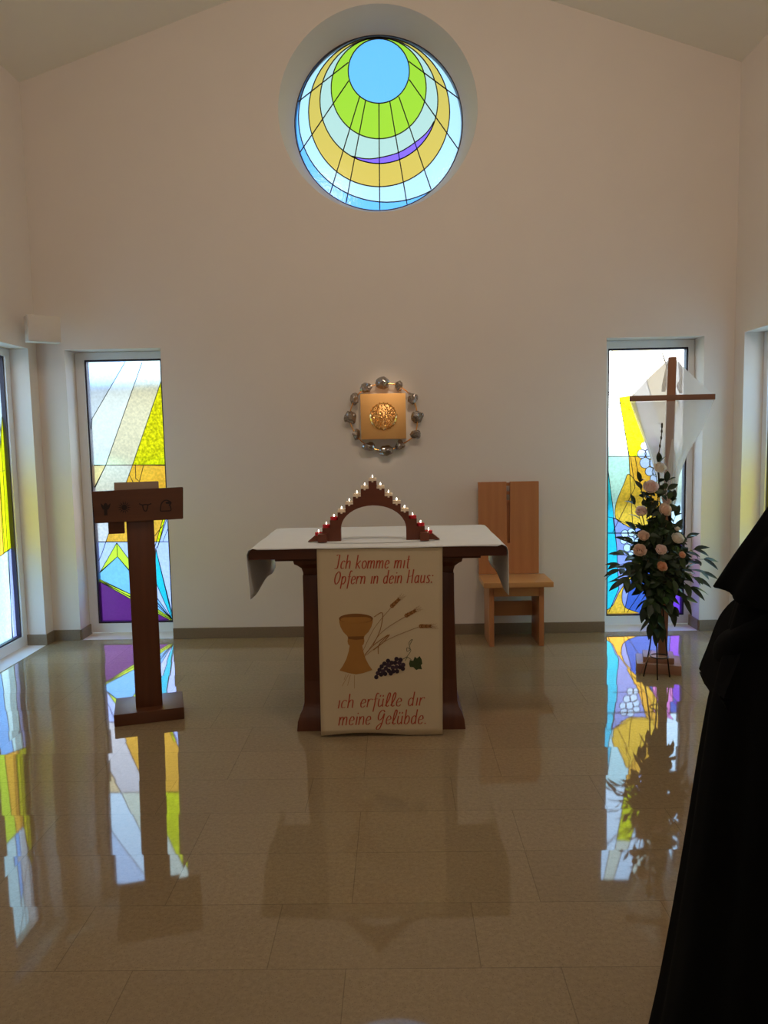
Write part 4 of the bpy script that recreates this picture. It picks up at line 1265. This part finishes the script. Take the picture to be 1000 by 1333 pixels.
def rose(px, py, rpx, mat, tilt, dy=-0.10, seed=1):
    c = fw(px, py, dy); r_ = rpx*(FYp+dy)/1000
    bm = B(); rose_mesh(bm, seed)
    face = Vector((tilt[0], -1.0, tilt[1]+0.35)).normalized()
    Q = Vector((0, 0, 1)).rotation_difference(face).to_matrix().to_4x4()
    M = Matrix.Translation(c-so) @ Q @ Matrix.Diagonal((r_, r_, r_, 1)) @ Matrix.Translation((0, 0, -0.5))
    bm.transform(M)
    o = obj('rose', bm, mat, arr, smooth=60)
    bm = B(); lathe(bm, [(0, -0.15), (0.25, -0.05), (0.42, 0.15), (0.3, 0.2), (0, 0.1)], n=10)
    back = (M @ Vector((0, 0, 0)))
    bm.transform(M)
    tube(bm, smooth_curve([back, back.lerp(hub-so, 0.5)+Vector((0, 0.02, 0.01)), hub-so], 4), 0.003, 6)
    s_ = obj('stem', bm, M_stem, o)
    return o
rose(859.5, 608, 9, M_rose_w, (0.15, 0.7), -0.03, 1)
rose(847.5, 633, 10.5, M_rose_p, (-0.2, 0.6), -0.07, 2)
rose(835, 665, 8, M_rose_p, (-0.4, 0.4), -0.08, 3)
rose(866.5, 663, 9.5, M_rose, (0.3, 0.2), -0.08, 4)
rose(868, 651, 7, M_rose_p, (0.5, 0.7), -0.02, 5)
rose(838, 697, 7.8, M_rose, (-0.1, 0.3), -0.13, 6)
rose(883, 700, 8.8, M_rose_w, (0.2, 0.5), -0.10, 7)
rose(833, 716, 9.2, M_rose, (-0.3, 0.2), -0.15, 8)
rose(861, 715, 8, M_rose_p, (0.0, 0.4), -0.19, 9)
rose(888.6, 722, 5, M_rose_o, (0.3, 0.2), -0.14, 10)
rose(862.5, 737, 7.2, M_rose_o, (0.1, 0.15), -0.19, 11)
rose(882, 688, 4, M_rose_w, (0.1, 1.0), -0.06, 12)

# twine dangling over the cross base
bm = B(); pts = [fw(848, 846, -0.06), fw(843, 858, -0.1), fw(838, 868, -0.10), Vector((atZ(833, 880).x, atZ(833, 880).y, 0.003))]
tube(bm, smooth_curve(pts, 6), 0.0022, 6)
tag(obj('twine', bm, M_string), 'pale twine trailing down beside the cross base onto the floor', 'string')

# ------------------------------------------------------------------ person in black at the right edge
PX, PY = 0.97, 1.62
per = thing('person', 'person in a long black habit and veil at the right edge, facing the altar', 'person', (PX, PY, 0))
def skin_chain(nm, verts, edges, radii, mat, root=0, sub=2):
    me = bpy.data.meshes.new(nm); me.from_pydata(verts, edges, []); me.materials.append(mat)
    o = bpy.data.objects.new(nm, me); COL.objects.link(o); o.parent = per
    sk = o.modifiers.new('skin', 'SKIN'); sk.use_smooth_shade = True
    if not me.skin_vertices: 
        bpy.context.view_layer.objects.active = o
    for i, r_ in enumerate(radii):
        me.skin_vertices[0].data[i].radius = (r_, r_) if not isinstance(r_, tuple) else r_
        me.skin_vertices[0].data[i].use_root = (i == root)
    ss = o.modifiers.new('sub', 'SUBSURF'); ss.levels = sub; ss.render_levels = sub
    return o
V = [(0, 0, 0.88), (0, 0, 1.05), (0, 0.0, 1.22), (0, 0, 1.36), (0, 0.015, 1.44), (0, 0.03, 1.50), (0, 0.035, 1.585), (0, 0.03, 1.63)]
Rd = [(0.14, 0.11), (0.12, 0.095), (0.125, 0.09), (0.085, 0.06), 0.045, (0.06, 0.075), (0.07, 0.09), (0.05, 0.06)]
Ed = [(i, i+1) for i in range(7)]
def addc(par, pts, rads):
    for p, r_ in zip(pts, rads):
        V.append(p); Rd.append(r_); Ed.append((par, len(V)-1)); par = len(V)-1
    return par
for s in (-1, 1):
    k = addc(0, [(s*0.09, 0, 0.82), (s*0.095, 0.02, 0.47), (s*0.095, -0.01, 0.10), (s*0.10, 0.05, 0.045), (s*0.105, 0.15, 0.03)], [0.085, 0.055, 0.036, 0.034, 0.025])
    w = addc(3, [(s*0.145, 0, 1.335), (s*0.195, -0.03, 1.09), (s*0.09, 0.19, 1.02), (s*0.05, 0.245, 1.03)], [0.042, 0.036, 0.027, 0.030])
    for f_ in range(4):                      # fingers, folded over each other in front
        z0 = 1.055-0.017*f_; L_f = (0.058, 0.066, 0.062, 0.05)[f_]
        addc(w, [(s*0.04, 0.272, z0), (s*(0.04-L_f*0.55), 0.292, z0-0.002), (s*(0.04-L_f), 0.285, z0-0.006)], [0.0095, 0.0085, 0.0075])
    addc(w, [(s*0.05, 0.25, 1.065), (s*0.03, 0.268, 1.085), (s*0.012, 0.282, 1.088)], [0.011, 0.0095, 0.008])
addc(6, [(0, 0.125, 1.555), ], [0.012])        # nose
skin_chain('body', V, Ed, Rd, M_skin, 0, 2)
# face details
for s in (-1, 1):
    bm = B(); bmesh.ops.create_uvsphere(bm, u_segments=10, v_segments=8, radius=0.011, matrix=Matrix.Translation((s*0.027, 0.094, 1.582))); e_ = obj('eye', bm, M_white_band, per)
    bm = B(); bmesh.ops.create_uvsphere(bm, u_segments=10, v_segments=8, radius=0.005, matrix=Matrix.Translation((s*0.027, 0.102, 1.582))); obj('iris', bm, M_wick, e_)
    bm = B(); tube(bm, [(s*0.012, 0.103, 1.603), (s*0.028, 0.103, 1.608), (s*0.044, 0.093, 1.602)], 0.003, 6); obj('eyebrow', bm, M_wick, per)
bm = B(); tube(bm, [(-0.020, 0.088, 1.522), (0, 0.098, 1.523), (0.020, 0.088, 1.522)], 0.005, 6); obj('mouth', bm, plain('lips', srgb(170, 92, 84), 0.5), per)

def cloth_rings(nm, rows, n, fold, mat, seed=0, cap=True, nf=11, z_fold=lambda t_: 1.0):
    """rows: (cx, cy, z, rx, ry)"""
    bm = B(); R_ = len(rows)
    dense = []
    cols = [smooth_curve([Vector((r[c], 0)) for r in rows], 5) for c in range(5)]
    for k in range(len(cols[0])): dense.append([cols[c][k].x for c in range(5)])
    rings = []
    for k, (cx_, cy_, z, rx, ry) in enumerate(dense):
        t_ = k/(len(dense)-1); rg = []
        for i in range(n):
            a = 2*pi*i/n
            w = fold*z_fold(t_)*(sin(a*nf+seed+t_*1.2)+0.5*sin(a*(nf*2-3)+seed*2))
            rg.append(bm.verts.new((cx_+(rx+w)*cos(a), cy_+(ry+w)*sin(a), z)))
        rings.append(rg)
    for A_, C_ in zip(rings, rings[1:]):
        for i in range(n): bm.faces.new((A_[i], A_[(i+1) % n], C_[(i+1) % n], C_[i]))
    if cap: bm.faces.new(rings[-1])
    o = obj(nm, bm, mat, per, smooth=60)
    m_ = o.modifiers.new('thick', 'SOLIDIFY'); m_.thickness = 0.003
    return o
cloth_rings('habit', [(0, 0, 0.015, 0.41, 0.34), (0, 0, 0.2, 0.38, 0.31), (0, 0, 0.5, 0.34, 0.27), (0, 0, 0.8, 0.305, 0.235), (0, 0, 0.95, 0.285, 0.205), (0, 0, 1.15, 0.235, 0.17), (0, 0, 1.32, 0.19, 0.125), (0, 0.01, 1.40, 0.11, 0.085), (0, 0.015, 1.44, 0.065, 0.065)], 120, 0.011, M_black, 0.4, True, 10, lambda t_: max(0.05, 1-t_*1.1))
for s in (-1, 1):
    bm = B()
    P = [Vector(p) for p in ((s*0.13, 0, 1.33), (s*0.2, -0.03, 1.12), (s*0.195, 0.06, 1.055), (s*0.13, 0.17, 1.02))]
    pts = smooth_curve(P, 5); n_ = 24; rings = []
    for i, p in enumerate(pts):
        u = i/(len(pts)-1); rw = 0.06+0.02*u; dp = 0.07+0.10*u*u
        tg = (pts[min(i+1, len(pts)-1)]-pts[max(0, i-1)]).normalized()
        sd = tg.cross(Vector((0, 0, 1)))
        sd = sd.normalized() if sd.length > 0.2 else Vector((0, 1, 0))
        dn = sd.cross(tg).normalized()
        if dn.z > 0: dn = -dn
        if u < 0.3: dn = Vector((s*0.3, -1, 0)).normalized(); dp = 0.075
        rings.append([bm.verts.new(p+sd*rw*cos(2*pi*k/n_)+dn*(dp*0.5*(1-1.0*0)*sin(2*pi*k/n_)+dp*0.35)) for k in range(n_)])
    for A_, C_ in zip(rings, rings[1:]):
        for k in range(n_): bm.faces.new((A_[k], A_[(k+1) % n_], C_[(k+1) % n_], C_[k]))
    o = obj('sleeve', bm, M_black, per, smooth=60)
# wide hanging sleeve cuffs
for s in (-1, 1):
    bm = B()
    prof = [(0.215, 1.11), (0.25, 1.07), (0.276, 1.0), (0.294, 0.95), (0.292, 0.93), (0.268, 0.888), (0.23, 0.89), (0.19, 0.96), (0.19, 1.11)]
    pr = [(p.x, p.y) for p in smooth_curve([Vector(p) for p in prof], 4, True)]
    prism(bm, pr, lambda a, b: (s*a, -0.05, b), lambda a, b: (s*(a-0.03), 0.16, b))
    bmesh.ops.bevel(bm, geom=[e for e in bm.edges if abs(e.verts[0].co.y-e.verts[1].co.y) < 1e-6], offset=0.03, segments=3, affect='EDGES')
    obj('sleeve_cuff', bm, M_black, per, smooth=60)
# veil: over the head, falling to the elbows
bm = B(); nrow, ncol = 26, 60
vrow = [(0.0, 1.672, 0.0), (0.06, 1.66, 0.07), (0.098, 1.61, 0.105), (0.108, 1.54, 0.115), (0.125, 1.46, 0.12), (0.15, 1.385, 0.125), (0.198, 1.305, 0.14), (0.245, 1.235, 0.155), (0.286, 1.168, 0.17)]
vc = smooth_curve([Vector(p) for p in vrow], 4)
def vf(i, j):
    a = radians(-205 + 230*i/(ncol-1)); rx, z, ry = vc[j]
    t_ = j/(len(vc)-1)
    w = 0.010*sin(a*13)*t_*t_
    front = 0.0
    return ((rx+w)*cos(a), 0.02*(1-t_)+(ry+w)*sin(a), z + 0.05*t_*t_*max(0, -sin(a))*-1)
grid(bm, ncol, len(vc), vf)
o = obj('veil', bm, M_black, per, smooth=60); m_ = o.modifiers.new('thick', 'SOLIDIFY'); m_.thickness = 0.003
bm = B(); lathe(bm, [(0.078, -0.11), (0.083, -0.02), (0.088, 0.04), (0.07, 0.085), (0.0, 0.10)], (0, 0.018, 1.565), 24)
for v in [v for v in bm.verts if v.co.y > 0.075 and v.co.z < 1.625]: bm.verts.remove(v)
obj('coif', bm, M_white_band, per)
for s in (-1, 1):
    bm = B(); box(bm, (s*0.105, 0.09, 0.035), (0.085, 0.25, 0.07), None, 0.03, 3); obj('shoe', bm, M_black, per)

# ------------------------------------------------------------------ camera, sky, lamps and fill
cam_d = bpy.data.cameras.new('camera'); cam = bpy.data.objects.new('camera', cam_d); COL.objects.link(cam)
cam_d.sensor_fit = 'HORIZONTAL'; cam_d.sensor_width = 36.0; cam_d.lens = 36.0*FPX/1000
cam.matrix_world = Matrix.Translation((0, 0, EYE)) @ CAMR.to_4x4()
cam_d.clip_start = 0.05
S.camera = cam

W = bpy.data.worlds.new('sky'); S.world = W; W.use_nodes = True
nt = W.node_tree; nt.nodes.clear()
wo = nt.nodes.new('ShaderNodeOutputWorld'); bg = nt.nodes.new('ShaderNodeBackground')
tc = nt.nodes.new('ShaderNodeTexCoord'); sx = nt.nodes.new('ShaderNodeSeparateXYZ')
nt.links.new(tc.outputs['Generated'], sx.inputs[0])
cr = nt.nodes.new('ShaderNodeValToRGB')
el = cr.color_ramp.elements
el[0].position = 0.0; el[0].color = (0.80, 0.84, 0.86, 1)
el[1].position = 0.75; el[1].color = (0.30, 0.58, 1.0, 1)
e2 = el.new(0.12); e2.color = (0.72, 0.86, 1.0, 1)
e3 = el.new(0.4); e3.color = (0.50, 0.76, 1.0, 1)
nt.links.new(sx.outputs[2], cr.inputs[0])
# brighter sky low on the right
dt = nt.nodes.new('ShaderNodeVectorMath'); dt.operation = 'DOT_PRODUCT'
dv_ = Vector((0.36, 0.92, 0.10)).normalized(); dt.inputs[1].default_value = dv_
nt.links.new(tc.outputs['Generated'], dt.inputs[0])
mr = nt.nodes.new('ShaderNodeMapRange'); mr.inputs['From Min'].default_value = 0.96; mr.inputs['From Max'].default_value = 1.0
mr.inputs['To Min'].default_value = 0.0; mr.inputs['To Max'].default_value = 1.0
nt.links.new(dt.outputs['Value'], mr.inputs['Value'])
mm = mix_rgb(nt, mr.outputs[0], cr.outputs[0], (1.05, 1.02, 0.98, 1))
nt.links.new(mm, bg.inputs['Color']); bg.inputs['Strength'].default_value = 6.5
nt.links.new(bg.outputs[0], wo.inputs['Surface'])

def area(name, loc, target, size, power, col):
    l = bpy.data.lights.new(name, 'AREA'); l.shape = 'DISK'; l.size = size; l.energy = power; l.color = col
    o = bpy.data.objects.new(name, l); COL.objects.link(o); o.location = loc
    o.rotation_euler = (Vector(target)-Vector(loc)).to_track_quat('-Z', 'Y').to_euler()
def spot(name, loc, target, power, col, ang, blend=0.6, r=0.05):
    l = bpy.data.lights.new(name, 'SPOT'); l.energy = power; l.color = col; l.spot_size = radians(ang); l.spot_blend = blend; l.shadow_soft_size = r
    o = bpy.data.objects.new(name, l); COL.objects.link(o); o.location = loc
    o.rotation_euler = (Vector(target)-Vector(loc)).to_track_quat('-Z', 'Y').to_euler()
def point_light(name, loc, r, power, col):
    l = bpy.data.lights.new(name, 'POINT'); l.energy = power; l.color = col; l.shadow_soft_size = r
    o = bpy.data.objects.new(name, l); COL.objects.link(o); o.location = loc
point_light('added_fill', (0.0, -1.0, 2.5), 0.25, 23, (1.0, 0.90, 0.80))  # added fill for room and ceiling, not a known fixture
area('ceiling_lamp', (0.9, 2.4, 4.4), (0.4, 5.7, 1.0), 0.35, 15, (1.0, 0.80, 0.64))
spot('ceiling_spot', (0.25, 2.9, 4.5), (tcx, YB, tcz), 170, (1.0, 0.80, 0.58), 8.5, 1.0, 0.04)
area('ceiling_lamp', (-0.8, 2.4, 4.4), (-0.3, 5.7, 1.3), 0.35, 10, (1.0, 0.80, 0.64))

S.view_settings.view_transform = 'Standard'; S.view_settings.look = 'None'
S.view_settings.exposure = 0.2; S.view_settings.gamma = 1.0
S.view_settings.use_curve_mapping = False
S.cycles.max_bounces = 10; S.cycles.transparent_max_bounces = 16; S.cycles.diffuse_bounces = 5
S.cycles.sample_clamp_indirect = 6.0
S.cycles.use_denoising = True
